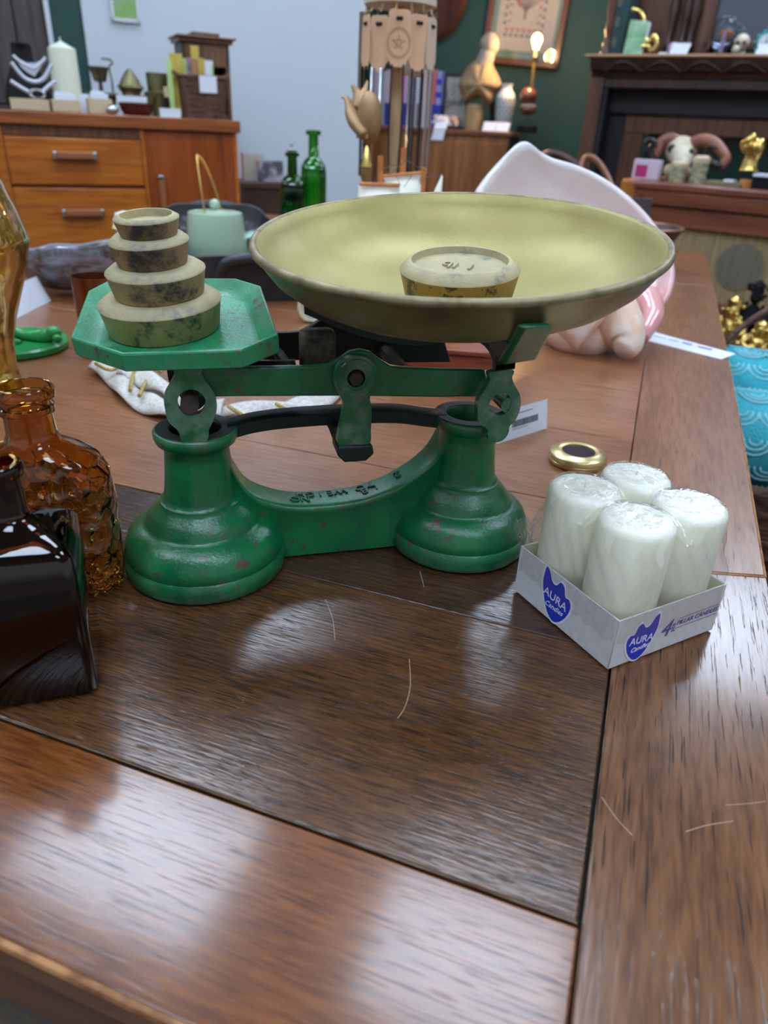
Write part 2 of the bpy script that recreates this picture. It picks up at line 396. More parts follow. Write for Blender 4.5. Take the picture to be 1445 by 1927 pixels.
# ================================================================== the balance scale
SL = Vector((-.2751, .3938)); SR = Vector((-.1068, .5090)); SU = (SR - SL).normalized(); SV = Vector((-SU.y, SU.x)); SANG = math.atan2(SU.y, SU.x)
def paint_green(name, a=(0, 88, 48), b_=(4, 116, 66), dirtc=(22, 78, 54), rl=.62):
    m, N, L, P = nodes_of(name)
    v = coords(N, L)
    base = ramp(N, L, noise(N, L, v, 22, 4), [(0.35, lin(a)), (0.65, lin(b_))])
    dirt = ramp(N, L, noise(N, L, v, 55, 6, 0.7), [(0.55, G0), (0.72, G1)])
    c = mix(N, L, dirt, base, lin(dirtc))
    sp = ramp(N, L, noise(N, L, v, 130, 3, 0.5), [(rl, G0), (rl + .02, G1)])
    big = ramp(N, L, noise(N, L, v, 18, 2), [(0.42, G0), (0.6, G1)])
    mm = N.new('ShaderNodeMath'); mm.operation = 'MULTIPLY'; L.new(sp, mm.inputs[0]); L.new(big, mm.inputs[1])
    c = mix(N, L, mm.outputs[0], c, lin((88, 66, 58)))
    # rubbed edges
    g = N.new('ShaderNodeNewGeometry'); pt = ramp(N, L, g.outputs['Pointiness'], [(0.535, G0), (0.62, G1)])
    e = N.new('ShaderNodeMath'); e.operation = 'MULTIPLY'; L.new(pt, e.inputs[0]); L.new(ramp(N, L, noise(N, L, v, 90, 4), [(0.4, G0), (0.6, (0.7, 0.7, 0.7, 1))]), e.inputs[1])
    c = mix(N, L, e.outputs[0], c, lin((104, 128, 112)))
    L.new(c, P.inputs['Base Color'])
    P.inputs['Roughness'].default_value = 0.30; P.inputs['Specular IOR Level'].default_value = 0.7
    h = noise(N, L, v, 420, 4, 0.6); bump(N, L, P, h, 0.32, 0.0012)
    return m
m_pg = paint_green('green_gloss_paint')
m_plate = paint_green('top_lit_dusty_green_paint', (14, 122, 72), (44, 152, 102), (84, 150, 118), .60)  # lighter green paints in the light from above, with dust and more rust
m_pgd = mat('mottled_black_green_paint', (12, 34, 26), 0.5, col2=(30, 40, 36), nscale=60, b=(400, 0.3, 0.001))  # darker black-green for the stretcher, bearer and rear parts
m_iron = mat('rusty_grimy_iron', (64, 54, 48), 0.65, col2=(30, 26, 24), nscale=80, b=(300, 0.4, 0.001))
m_brs = mat('dull_brass_block', (112, 104, 88), 0.6, 0.2, col2=(60, 56, 50), nscale=70, b=(400, 0.3, 0.001))
scale_t = thing('balance_scale', 'green painted cast-iron balance scale with two round feet', 'scale', (SL.x, SL.y, TT), SANG)
SEP = (SR - SL).length
foot = [(0, .010), (.056, .010), (.0580, 0), (.0595, .002), (.0600, .0125), (.0578, .0150), (.0585, .0175), (.0578, .0225), (.0545, .0300), (.0500, .0345), (.0440, .0375), (.0415, .0385),
        (.0408, .0400), (.0395, .0440), (.0350, .0490), (.0310, .0525), (.0295, .0545), (.0292, .0560), (.0268, .0572), (.0258, .0600), (.0240, .0750), (.0228, .0900), (.0224, .0975), (.0240, .0990),
        (.0275, .1010), (.0288, .1045), (.0290, .1085), (.0275, .1100), (.0190, .1100), (.0180, .1080), (.0178, .0600), (0, .0590)]
bs = MB(); bs.lathe(foot, 64, wob=0.0012)
foot2 = [(r * (.955 if z < .05 else .97), z) for r, z in foot]; bs.lathe(foot2, 64, Matrix.Translation((SEP, 0, 0)), wob=0.0012)
# bridge between the columns
us = [.018, .028, .036, .047, .060, .075, .090, .105, .120, .130, .142, .153, .166, .178, .188]
top = [.094, .069, .0585, .0520, .0470, .0445, .0440, .0445, .0462, .0490, .0530, .0585, .0670, .0790, .100]
def sect(u, t): return [(-.0065, 0), (-.0075, t * .45), (-.0070, t - .010), (-.0085, t - .006), (-.0090, t - .0025), (-.0075, t - .0005), (-.004, t + .0003), (.0165, t + .0003), (.0195, t - .001), (.0205, t - .004), (.019, t - .009), (.018, t * .5), (.0175, 0)]
vs = []; fs = []; P_ = smoothpath([(u, t, 0) for u, t in zip(us, top)], 4); nS = 13
for q in P_:
    for (vv, z) in sect(q.x, q.y): vs.append((q.x, vv, max(z, .0004) if z else .0008))
for i in range(len(P_) - 1):
    for k in range(nS): a = i * nS + k; b_ = i * nS + (k + 1) % nS; fs.append((a, b_, b_ + nS, a + nS))
bs.add(vs, fs)
bs.build('base_casting', m_pg, scale_t, ang=50)
# cup stretcher (black-green, between the two cups)
st = MB(); P_ = smoothpath([(.022, .004, .1065), (.040, .010, .1085), (.065, .012, .1100), (.105, .012, .1108), (.145, .011, .1100), (.170, .006, .1075), (.184, .003, .1065)], 5)
st.add([(p.x, p.y + a, p.z + b_) for p in P_ for a, b_ in ((-.0085, -.006), (-.0085, .0028), (-.006, .0045), (.006, .0045), (.0085, .0025), (.0085, -.006))],
       [(i * 6 + k, i * 6 + (k + 1) % 6, (i + 1) * 6 + (k + 1) % 6, (i + 1) * 6 + k) for i in range(len(P_) - 1) for k in range(6)])
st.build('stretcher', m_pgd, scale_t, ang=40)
for x in (0, SEP):
    MB().lathe([(.0182, .1103), (.0268, .1103), (.0270, .1100), (.0182, .1100)], 40).build('cup_rim', m_pgd, scale_t, loc=(x, 0, 0))
    MB().lathe([(.0178, .108), (.0176, .062), (0, .0605)], 32).build('cup_lining', m_gap, scale_t, loc=(x, 0, 0))
# beam: front and back bars with hump, slightly tilted
def bar(v0, v1, name, m, dz=0.0, du=0.0):
    up = [(.004, .1585), (.040, .1575), (.078, .1568), (.090, .1575), (.098, .1615), (.105, .1660), (.112, .1672), (.119, .1655), (.126, .1600), (.134, .1552), (.142, .1540), (.170, .1520), (.204, .1500)]
    dn = [(.212, .1300), (.170, .1310), (.128, .1335), (.112, .1345), (.070, .1362), (.030, .1378), (.004, .1385)]
    poly = [(u + du, z + dz) for u, z in up + dn]
    M = Matrix(((1, 0, 0, 0), (0, 0, 1, 0), (0, 1, 0, 0), (0, 0, 0, 1)))
    return MB().prism(poly, v0, v1, M).build(name, m, scale_t, bev=.0012)
bar(-.020, -.0145, 'beam_bar', m_pg)
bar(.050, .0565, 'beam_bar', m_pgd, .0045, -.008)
rods = MB()
rods.tube([(.150, -.017, .144), (.146, .052, .148)], .006, 8, flat=.8); rods.build('cross_rod', m_iron, scale_t); rods = MB()
rods.tube([(.070, -.017, .146), (.062, .052, .150)], .004, 8)
rods.build('cross_rod', m_iron, scale_t)
MB().tube([(.028, .010, .148), (.072, .010, .149)], .0042, 12).build('adjusting_screw', m_iron, scale_t)
thr = MB()
for k in range(28): thr.tube([(.030 + k * .0014, .010, .148), (.0307 + k * .0014, .010, .148)], .0050, 12)
thr.build('screw_thread', m_iron, scale_t)
MB().box((.0885, .014, .1585), (.0255, .015, .0300)).build('adjusting_weight', m_brs, scale_t, bev=.005, seg=4)
XZ = Matrix(((1, 0, 0, 0), (0, 0, 1, 0), (0, 1, 0, 0), (0, 0, 0, 1)))
def ringplate(outer, hole_c, hole_r, v0, v1, name, m, n=28, M2=None):
    """flat plate (u,z outline) with a round hole, outline given as closed list"""
    O = smoothpath([(a, b_, 0) for a, b_ in outer], 4, True); mm = len(O); vs = []; fs = []
    for v in (v0, v1):
        for p in O: vs.append((p.x, v, p.y))
        for p in O:
            an = math.atan2(p.y - hole_c[1], p.x - hole_c[0]); vs.append((hole_c[0] + hole_r * cos(an), v, hole_c[1] + hole_r * sin(an)))
    for i in range(mm):
        j = (i + 1) % mm
        fs += [(i, j, mm + j, mm + i), (2 * mm + i, 3 * mm + i, 3 * mm + j, 2 * mm + j), (i, 2 * mm + i, 2 * mm + j, j), (mm + i, mm + j, 3 * mm + j, 3 * mm + i)]
    return MB().add(vs, fs, M2).build(name, m, scale_t, ang=45)
# left hanger in front of the beam
hang = [(-.0085, .162), (.0085, .162), (.0082, .157), (.0100, .152), (.0155, .142), (.0160, .132), (.0125, .123), (.0100, .118), (.0090, .112), (.0040, .107), (-.0050, .107), (-.0085, .112), (-.0095, .118), (-.0150, .125), (-.0165, .134), (-.0160, .143), (-.0105, .152), (-.0082, .157)]
ringplate(hang, (.0005, .1375), .0088, -.0265, -.0210, 'hanger', m_pg, M2=Matrix.Translation((-.001, 0, 0)))
MB().lathe([(0, -.012), (.0050, -.012), (.0055, -.006), (.006, .008), (0, .008)], 12, Matrix.Translation((-.002, -.020, .136)) @ Matrix.Rotation(pi / 2, 4, 'X')).build('knife_edge', m_iron, scale_t)
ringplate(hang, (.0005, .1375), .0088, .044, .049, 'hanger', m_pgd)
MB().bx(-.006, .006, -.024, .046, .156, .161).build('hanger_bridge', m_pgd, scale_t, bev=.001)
# centre fulcrum yoke
yoke = [(-.0085, .128), (-.0095, .1355), (-.0135, .142), (-.0150, .150), (-.0130, .158), (-.0075, .1635), (0, .165), (.0075, .1635), (.0130, .158), (.0150, .150), (.0135, .142), (.0100, .136), (.0115, .128), (.0115, .112), (.0110, .102), (0, .1015), (-.0115, .102), (-.0115, .112)]
ringplate(yoke, (0, .150), .0062, -.0275, -.0215, 'fulcrum_yoke', m_pg, M2=Matrix.Translation((.108, 0, 0)))
MB().lathe([(.0085, -.002), (.0130, -.002), (.0135, 0), (.0130, .001), (.0085, .0005), (.0085, -.002)], 32, Matrix.Translation((.108, -.0275, .150)) @ Matrix.Rotation(pi / 2, 4, 'X')).build('yoke_ring', m_pg, scale_t)
MB().lathe([(0, .004), (.0045, .004), (.0070, -.002), (.0070, -.010), (0, -.010)], 6, Matrix.Translation((.108, -.0255, .1495)) @ Matrix.Rotation(pi / 2, 4, 'X')).build('fulcrum_pin', m_iron, scale_t, ang=25)
ft = MB(); ft.add([(.0955, -.029, .101), (.1210, -.029, .101), (.1225, -.029, .094), (.1165, -.029, .0885), (.1010, -.029, .0885), (.0955, -.029, .094),
                   (.0955, -.008, .103), (.1190, -.008, .103), (.1190, -.006, .094), (.1130, -.006, .0915), (.1010, -.006, .0915), (.0960, -.006, .094)],
                  [(0, 1, 2, 3, 4, 5), (6, 11, 10, 9, 8, 7), (0, 6, 7, 1), (1, 7, 8, 2), (2, 8, 9, 3), (3, 9, 10, 4), (4, 10, 11, 5), (5, 11, 6, 0)])
ft.build('yoke_foot', m_pgd, scale_t, bev=.0015)
MB().tube([(.104, -.010, .095), (.100, .006, .104), (.096, .014, .110)], [.007, .0055, .005], 8).build('yoke_arm', m_pgd, scale_t)
# right hanger with pan bearer
RM = Matrix.Translation((.2205, -.010, -.0075)) @ Matrix.Rotation(radians(-4), 4, 'Y')
ringplate([(a, b_) if b_ > .118 else (a * .9, b_ + .002) for a, b_ in hang], (.0005, .1375), .0085, -.0265, -.0205, 'hanger', m_pg, M2=RM)
MB().lathe([(0, -.012), (.0050, -.012), (.0055, -.006), (.006, .008), (0, .008)], 12, Matrix.Translation((.2185, -.028, .1285)) @ Matrix.Rotation(pi / 2, 4, 'X')).build('knife_edge', m_pg, scale_t)
def strip(mb, pts, wv, th, M=None):
    """flat band through pts, width vector(s) wv, thickness th (downwards)"""
    pts = [Vector(p) for p in pts]; n = len(pts); W = wv if isinstance(wv, list) else [wv] * n; vs = []; fs = []
    for p, q in zip(pts, W):
        q = Vector(q); vs += [p - q / 2, p + q / 2, p + q / 2 - Vector((0, 0, th)), p - q / 2 - Vector((0, 0, th))]
    for i in range(n - 1):
        for k in range(4): fs.append((i * 4 + k, i * 4 + (k + 1) % 4, (i + 1) * 4 + (k + 1) % 4, (i + 1) * 4 + k))
    fs += [(0, 1, 2, 3), tuple(range(4 * n - 4, 4 * n))[::-1]]
    return mb.add(vs, fs, M)
def sloc(P):                      # world -> scale local
    d = Vector((P[0], P[1])) - SL; return Vector((d.dot(SU), d.dot(SV), P[2] - TT))
PN = Vector((-.008, -.121, 1)).normalized()             # both pans lean a little towards the front
PC = Vector((-.1277, .5068, TT + .2365)); PR = .142
# bearer: crossed flat blades with turned-up tips, under the pan
tipR = sloc(onz(1015, 632, TT + .192)); tipL = sloc(onz(572, 572, TT + .197))
br = MB(); hub = Vector((.197, .004, .1735))
strip(br, smoothpath([tipL, tipL.lerp(hub, .35) + Vector((0, 0, -.010)), tipL.lerp(hub, .7) + Vector((0, 0, -.010)), hub, (.235, .010, .172), (.275, .02, .176), (.31, .03, .190)], 4), Vector((.002, .016, 0)), .0045)
strip(br, smoothpath([(.2175, -.026, .1640), (.215, -.012, .1700), (.208, .008, .1725), (.195, .035, .172), (.180, .065, .176), (.170, .09, .190)], 4), Vector((.018, .004, 0)), .0045)
br.build('pan_bearer', m_pgd, scale_t, ang=30)
# front right tip: the leaning plate seen lit from the front
q0 = sloc(onz(946, 688, TT + .1700)); q1 = sloc(onz(1010, 678, TT + .1715)); q2 = sloc(onz(1045, 614, TT + .2090)); q3 = sloc(onz(985, 617, TT + .2090))
dv = Vector((-.002, .006, .001))
mb = MB().add([q0, q1, q2, q3, q0 + dv, q1 + dv, q2 + dv, q3 + dv], [(0, 1, 2, 3), (7, 6, 5, 4), (0, 4, 5, 1), (1, 5, 6, 2), (2, 6, 7, 3), (3, 7, 4, 0)])
mb.build('bearer_tip', m_pg, scale_t, bev=.002)
mb = MB(); strip(mb, smoothpath([(.214, -.0235, .158), q0.lerp(q1, .15) + Vector((0, .003, 0)), hub + Vector((.012, -.022, -.002)), hub], 4), Vector((.015, .004, 0)), .004)
mb.build('bearer_arm', m_pgd, scale_t)
# ---- octagonal weight plate
p0 = Vector((SL.x, SL.y, TT + .1785)); CP = [onp(x, y, p0, PN) for x, y in [(133, 633), (229, 664), (452, 657), (523, 629), (490, 537), (443, 523), (214, 521), (166, 546)]]
pc = sum(CP, Vector()) / 8; W2S = (Matrix.Translation((SL.x, SL.y, TT)) @ Matrix.Rotation(SANG, 4, 'Z')).inverted()
rows_ = [(1.0, -.0125), (1.005, -.001), (.985, 0), (.965, -.0010), (.90, -.0045), (.82, -.0085), (.76, -.0090), (.0, -.0090)]
vs = []; fs = []
def octring(k, dz): return [W2S @ (pc + (c - pc) * k + PN * dz) for c in CP]
for k, dz in rows_[:-1]: vs += octring(k, dz)
nr = len(rows_) - 1
for j in range(nr - 1):
    for i in range(8): fs.append((j * 8 + i, j * 8 + (i + 1) % 8, (j + 1) * 8 + (i + 1) % 8, (j + 1) * 8 + i))
fs.append(tuple(range((nr - 1) * 8, nr * 8)))
b0 = len(vs); vs += octring(.94, -.0125); b1 = len(vs); vs += octring(.80, -.0135)
for i in range(8):
    fs.append((i, b0 + i, b0 + (i + 1) % 8, (i + 1) % 8)); fs.append((b0 + i, b1 + i, b1 + (i + 1) % 8, b0 + (i + 1) % 8))
fs.append(tuple(range(b1, b1 + 8))[::-1])
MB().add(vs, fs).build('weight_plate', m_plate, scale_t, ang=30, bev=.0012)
m_wd = mat('white_paint_drip', (170, 196, 176), 0.5)
dr = sloc(onz(402, 664, TT + .164)); MB().tube([dr + Vector((0, -.0025, .0035)), dr + Vector((0, -.0028, -.0035))], [.0028, .0034], 10).build('paint_drip', m_wd, scale_t)
# ---- raised lettering on the bridge
def onbridge(u): 
    q = min(P_B, key=lambda p: abs(p.x - u)); return q
P_B = smoothpath([(u, t, 0) for u, t in zip(us, top)], 8)
def bridge_text(s, uc, vc, size, step):
    s2 = s[::-1]
    for i, ch in enumerate(s2):
        if ch == ' ': continue
        u = uc + (i - (len(s2) - 1) / 2) * step; q = onbridge(u); qa = onbridge(u - .006); qb = onbridge(u + .006)
        tx = Vector((qb.x - qa.x, 0, qb.y - qa.y)).normalized(); zz = tx.cross(Vector((0, 1, 0))).normalized() * -1
        if zz.z < 0: zz = -zz
        M = frame((u, vc, q.y + .0008), -tx, zz)
        text_part(ch, size, m_pgl, scale_t, M, 'raised_letter', .0009)
m_pgl = mat('worn_raised_letters', (34, 84, 60), 0.45, col2=(66, 72, 64), nscale=90)
bridge_text('TO WEIGH', .102, .0105, .0105, .0080)
bridge_text('LB', .128, .0035, .0105, .0080)
bridge_text('NO', .073, .0025, .0105, .0080)
bridge_text('2', .151, .0075, .0120, .0080)

# ---- brass pan
def brass_pan():
    m, N, L, P = nodes_of('gold_lacquered_pan'); v = coords(N, L)
    c = ramp(N, L, noise(N, L, v, 14, 4, .6), [(.3, lin((160, 148, 88))), (.7, lin((178, 166, 104)))])
    f = ramp(N, L, noise(N, L, coords(N, L, (1, 1, 1)), 160, 2), [(.76, G0), (.79, G1)])
    c = mix(N, L, f, c, lin((140, 124, 76)))
    L.new(c, P.inputs['Base Color']); P.inputs['Metallic'].default_value = .38; P.inputs['Roughness'].default_value = .45
    bump(N, L, P, noise(N, L, v, 260, 4, .6), .16, .0012); return m
m_pan = brass_pan()
m_panout = mat('tarnished_pan_outside', (150, 132, 90), 0.42, .6, col2=(112, 98, 70), nscale=16, b=(200, .15, .001))
m_panrim = mat('worn_pan_rim', (150, 138, 104), 0.45, .5, col2=(120, 104, 74), nscale=60, b=(200, .2, .001))
PM = frame(PC, (1, 0, .008), PN)
pan_t = thing('scale_pan', 'large round gold-coloured metal pan resting on the green scale bearer', 'pan', PC, PM.to_euler())
inn = [(.1355, -.0005), (.133, -.006), (.126, -.0165), (.114, -.0270), (.100, -.0345), (.084, -.0400), (.068, -.0432), (.056, -.0445), (.050, -.0455), (.0475, -.0458), (.020, -.0458), (0, -.0458)]
out = [(.1395, -.0045), (.1370, -.008), (.1290, -.0195), (.1165, -.0300), (.102, -.0375), (.085, -.0430), (.068, -.0462), (.056, -.0478), (.048, -.0485), (0, -.0485)]
MB().lathe([(.1370, .0008)] + inn, 96).build('pan_inside', m_pan, pan_t, ang=180)
MB().lathe([(.1400, -.0040)] + out, 96).build('pan_outside', m_panout, pan_t, ang=180)
MB().tube([(.1393 * cos(2 * pi * k / 96), .1393 * sin(2 * pi * k / 96), -.0012) for k in range(96)], .0030, 12, closed=True).build('rim', m_panrim, pan_t, ang=180)

# ---- weights
def patina(name, a, b_, dark, lo=.52, hi=.60, sc=26):
    m, N, L, P = nodes_of(name); v = coords(N, L)
    c = ramp(N, L, noise(N, L, v, 40, 5, .65), [(.35, lin(a)), (.65, lin(b_))])
    d = ramp(N, L, noise(N, L, v, sc, 6, .7), [(lo, G0), (hi, G1)])
    c = mix(N, L, d, c, lin(dark)); L.new(c, P.inputs['Base Color'])
    P.inputs['Roughness'].default_value = .5; P.inputs['Metallic'].default_value = .1
    bump(N, L, P, noise(N, L, v, 150, 6, .7), .6, .0022); return m
m_w1 = patina('gilt_iron_side', (190, 164, 106), (160, 136, 92), (56, 56, 58), .56, .64)
m_w1t = patina('gilt_iron_top', (188, 174, 128), (168, 158, 126), (104, 106, 112), .56, .70)
m_w2 = patina('worn_iron_side', (186, 160, 112), (156, 134, 100), (56, 52, 52), .54, .64)
m_w3 = patina('dark_iron_side', (174, 144, 104), (140, 116, 90), (58, 48, 48), .50, .62)
m_w4 = patina('gold_flecked_side', (168, 134, 66), (146, 116, 62), (60, 56, 40), .56, .60, 60)
def weight(label, base, r_sh, r_base, h, side, topm, name='scale_weight', recess=True, rtop=None, txt=None):
    M = frame(base, (1, 0, .008), PN); t = thing(name, label, 'weight', base, M.to_euler(), None)
    hs = h * .78; rt = rtop or r_sh * .86
    MB().lathe([(0, 0), (r_base * .97, 0), (r_base, .0008), (r_sh * .985, hs - .001), (r_sh, hs)], 72, wob=.0016).build('side', side, t, ang=60)
    pr = [(r_sh, hs), (r_sh * .995, hs + .0008), (rt, h - .0004), (rt * .97, h)]
    if recess: pr += [(rt * .93, h - .0002), (rt * .90, h - .0045), (0, h - .005)]
    else: pr += [(0, h)]
    MB().lathe(pr, 72, wob=.0016).build('top', topm, t, ang=60)
    if txt: text_part(txt, .017, topm, t, Matrix.Translation((0, -.002, h - .0045)) @ Matrix.Rotation(pi, 4, 'Z'), 'raised_letters', .0012)
    return t
platez = pc - PN * .0089
def at_plate(px, py, up): return onp(px, py, platez + PN * up, PN)
# measured base centres: the stack leans a little to the left as it rises
b1_ = at_plate(311, 617, 0) ; 
def stack_pt(px, up, ref):      # same depth as ref, shifted to the pixel column
    q = ref + PN * up; P0 = q; best = q
    for _ in range(3):
        d = ray(px, 600)
        # move along world x only
        c = best - CAM; R3 = Vector(ROWS[0]); 
        def pxof(P):
            e = P - CAM; a = sum(ROWS[j][0] * e[j] for j in range(3)); z = sum(ROWS[j][2] * e[j] for j in range(3)); return CX + F_PX * a / z
        x0 = pxof(best); best = best + Vector(((px - x0) / (pxof(best + Vector((.001, 0, 0))) - x0) * .001, 0, 0))
    return best - PN * ((best - q).dot(PN))
weight('largest and lowest gilt iron weight of the stack on the green plate', b1_, .0405, .0370, .0240, m_w1, m_w1t, recess=False)
b2_ = stack_pt(301, .0241, b1_); weight('second gilt iron weight up in the stack, wide pale shoulder', b2_, .0322, .0290, .0196, m_w2, m_w1t, recess=False)
b3_ = stack_pt(288, .0197, b2_); weight('third weight up in the stack, dark sides with brown patches', b3_, .0254, .0222, .0180, m_w3, m_w1t, recess=False)
b4_ = stack_pt(281, .0181, b3_); weight('smallest iron weight on top of the stack', b4_, .0203, .0178, .0124, m_w3, m_w1t)
wc = onp(861, 572, PC - PN * .0455, PN)
weight('round gilt iron weight with raised characters sitting in the gold pan', wc, .0420, .0365, .0315, m_w4, m_w1t, txt='1 lb')

# ================================================================== candle pack
m_card = mat('pearl_white_card', (205, 203, 206), 0.45, col2=(214, 212, 214), nscale=200, lo=.4, hi=.6)
m_cardin = mat('cream_card_inside', (226, 222, 190), 0.6)
m_wax = mat('ivory_wax', (250, 250, 230), 0.5, sss=.3)
m_blue = mat('logo_blue_print', (32, 58, 190), 0.4)
m_wht = mat('logo_white_print', (232, 234, 238), 0.4)
m_vio = mat('violet_print', (96, 84, 150), 0.45)
m_wick = mat('wick', (240, 238, 225), 0.8)
BF = Vector((.0264, .3852, TT)); eL = Vector((-.7515, .660, 0)).normalized(); eR = Vector((.668, .745, 0)).normalized()
BW, BHt = .0985, .0385
bm_ = frame(BF, eR, (0, 0, 1)); BANG = math.atan2(eR.y, eR.x)
pack = thing('candle_pack', 'shrink-wrapped pack of four ivory pillar candles in a white card tray', 'candle pack', BF, BANG)
t_ = .0009
tr = MB(); tr.bx(0, BW, 0, BW, .0002, .0012); tr.bx(0, BW, 0, t_, 0, BHt); tr.bx(0, BW, BW - t_, BW, 0, BHt); tr.bx(0, t_, 0, BW, 0, BHt); tr.bx(BW - t_, BW, 0, BW, 0, BHt)
tr.build('card_tray', m_card, pack, bev=.0004)
ti = MB()
for a in ((t_, BW - t_, t_, t_ + .0003), (t_, BW - t_, BW - t_ - .0003, BW - t_), (t_, t_ + .0003, t_, BW - t_), (BW - t_ - .0003, BW - t_, t_, BW - t_)): ti.bx(*a, .0012, BHt - .0004)
ti.bx(t_, BW - t_, t_, BW - t_, .0012, .0015); ti.build('tray_lining', m_cardin, pack)
cp = [(0, 0), (.0228, 0), (.0240, .0012), (.0240, .0860), (.0232, .0890), (.0210, .0908), (.0180, .0914), (.008, .0908), (0, .0906)]
ccs = [(.0255, .0255), (.073, .0255), (.0255, .073), (.073, .073)]
for i, (x, y) in enumerate(ccs):
    c = MB().lathe(cp, 56).build('pillar_candle', m_wax, pack, loc=(x, y, .0016), ang=60)
    MB().tube([(0, 0, .0905), (.001, .0005, .0935)], .0009, 6).build('wick', m_wick, c)
# shrink wrap draped over the four candles
def zwrap(x, y):
    z = 0; 
    for (a, b_) in ccs:
        d = math.hypot(x - a, y - b_); e = max(0, d - .0215); z = max(z, .0945 - e * 1.35 - (e * 22) ** 2 * .03)
    return z
def wfn(u, v):
    # rounded-square outline at the tray, shrinking to candle hull
    a = 2 * pi * u; c = BW / 2; ca, sa = cos(a), sin(a)
    rs = 1 / (abs(ca) ** 16 + abs(sa) ** 16) ** (1 / 16)           # square-ish
    rr = c * 1.035 * rs
    hull = c * (.99 * min(rs, 1.20) + .012 * sin(7 * a) * sin(3 * a + 1))
    if v < .22: k = v / .22; r = rr * (1 - k * .02); z = (.021 + .0015 * sin(31 * a) + .001 * sin(67 * a)) * (1 - k) + k * (BHt + .008)
    elif v < .5: k = (v - .22) / .28; r = rr * .98 * (1 - k) + hull * k * .985; r = r + .0012 * sin(23 * a + 9 * k); z = BHt + .008 + k * .034
    else: k = (v - .5) / .5; r = hull * .985 * (1 - k); z = None
    x, y = c + r * ca, c + r * sa
    if z is None: z = max(zwrap(x, y), BHt + .042 - .0) if k < .03 else zwrap(x, y)
    if k == 0 and v > .5: z = BHt + .042
    return (x, y, z)
wr = MB().grid(wfn, 120, 70, cu=True); m_film = film('clear_shrink_film')
wr.build('shrink_wrap', m_film, pack, ang=180, solid=0)
# torn film frill at the left corner
def frill(u, v): 
    a = Vector((0.002, BW, BHt)); dirv = Vector((-.016, .004, .018 * v)); 
    return (0.0 + .016 * u - .004 * v - .002 * sin(u * 30), BW + .001 + .006 * v + .0015 * sin(u * 40 + v * 9), BHt - .004 + .022 * v + .002 * sin(u * 60))
MB().grid(frill, 24, 10).build('torn_film', m_film, pack, ang=180)
def logo(cx, w_):
    pts = smoothpath([(-.50, .42, 0), (-.46, .66, 0), (-.34, .60, 0), (-.20, .38, 0), (-.05, .36, 0), (.08, .52, 0), (.22, .46, 0), (.30, .24, 0), (.44, .24, 0), (.52, .05, 0), (.42, -.28, 0), (.20, -.56, 0), (-.02, -.62, 0), (-.24, -.44, 0), (-.42, -.08, 0), (-.50, .2, 0)], 4, True)
    return [(cx + p.x * w_, p.y * w_) for p in pts]
FR = frame((0, 0, 0), (1, 0, 0), (0, -1, 0))      # face along +x (right side), looking towards -y
FL = frame((0, 0, 0), (0, -1, 0), (-1, 0, 0))     # face along the left side
def face_logo(FM, cx, cz, w_, mir=1):
    q = [(mir * (a - 0), b_) for a, b_ in logo(0, w_)]
    MB().prism([(a * 1.12, b_ * 1.10) for a, b_ in q], .0001, .0003, FM @ Matrix.Translation((cx, cz, 0))).build('logo_border', m_wht, pack)
    MB().prism(q, .0003, .0005, FM @ Matrix.Translation((cx, cz, 0))).build('logo', m_blue, pack)
    text_part('AURA', w_ * .315, m_wht, pack, FM @ Matrix.Translation((cx, cz - w_ * .0, .0007)) @ Matrix.Rotation(radians(-4), 4, 'Z'), 'lettering', .0001)
    text_part('Candles', w_ * .20, m_wht, pack, FM @ Matrix.Translation((cx, cz - w_ * .26, .0007)) @ Matrix.Rotation(radians(3), 4, 'Z'), 'lettering', .0001, .4)
face_logo(FL, -.0555, .0195, .0285)
face_logo(FR, .0245, .0165, .0255, -1)
text_part('4', .0185, m_vio, pack, FR @ Matrix.Translation((.0465, .0170, .0004)), 'lettering', .0001, .25)
text_part('pcs', .0055, m_vio, pack, FR @ Matrix.Translation((.0535, .0165, .0004)) @ Matrix.Rotation(pi / 2, 4, 'Z'), 'lettering', .0001)
text_part('PILLAR CANDLES', .0052, m_vio, pack, FR @ Matrix.Translation((.0760, .0190, .0004)), 'lettering', .0001, .2)
MB().bx(.056, .096, .0148, .0151, .0001, .0003, FR).bx(.058, .096, .0226, .0229, .0001, .0003, FR).build('rule_lines', m_vio, pack)

# ================================================================== bottles at the left
m_amber = glass('amber_glass', (196, 110, 22), .03, 1.5, b=(55, .35, .004))
m_brown = glass('dark_brown_glass', (120, 48, 20), .02, 1.5, b=(30, .1, .002))
m_bliq = mat('dark_brown_residue', (20, 8, 5), .25)
def rrect(hx, hy, r, n=5):
    out = []
    for sx, sy, a0 in ((1, 1, 0), (-1, 1, 90), (-1, -1, 180), (1, -1, 270)):
        for k in range(n + 1):
            a = radians(a0 + 90 * k / n); out.append((sx * (hx - r) + r * cos(a), sy * (hy - r) + r * sin(a)))
    return out
def loft(mb, secs, M=None, cap=(True, True)):
    """secs: list of (z, hx, hy, r)"""
    n = None; vs = []; fs = []
    for z, hx, hy, r in secs:
        q = rrect(hx, hy, min(r, hx * .999, hy * .999)); n = len(q); vs += [(a, b_, z) for a, b_ in q]
    m_ = len(secs)
    for j in range(m_ - 1):
        for i in range(n): fs.append((j * n + i, j * n + (i + 1) % n, (j + 1) * n + (i + 1) % n, (j + 1) * n + i))
    if cap[0]: fs.append(tuple(range(n))[::-1])
    if cap[1]: fs.append(tuple(range((m_ - 1) * n, m_ * n)))
    return mb.add(vs, fs, M)
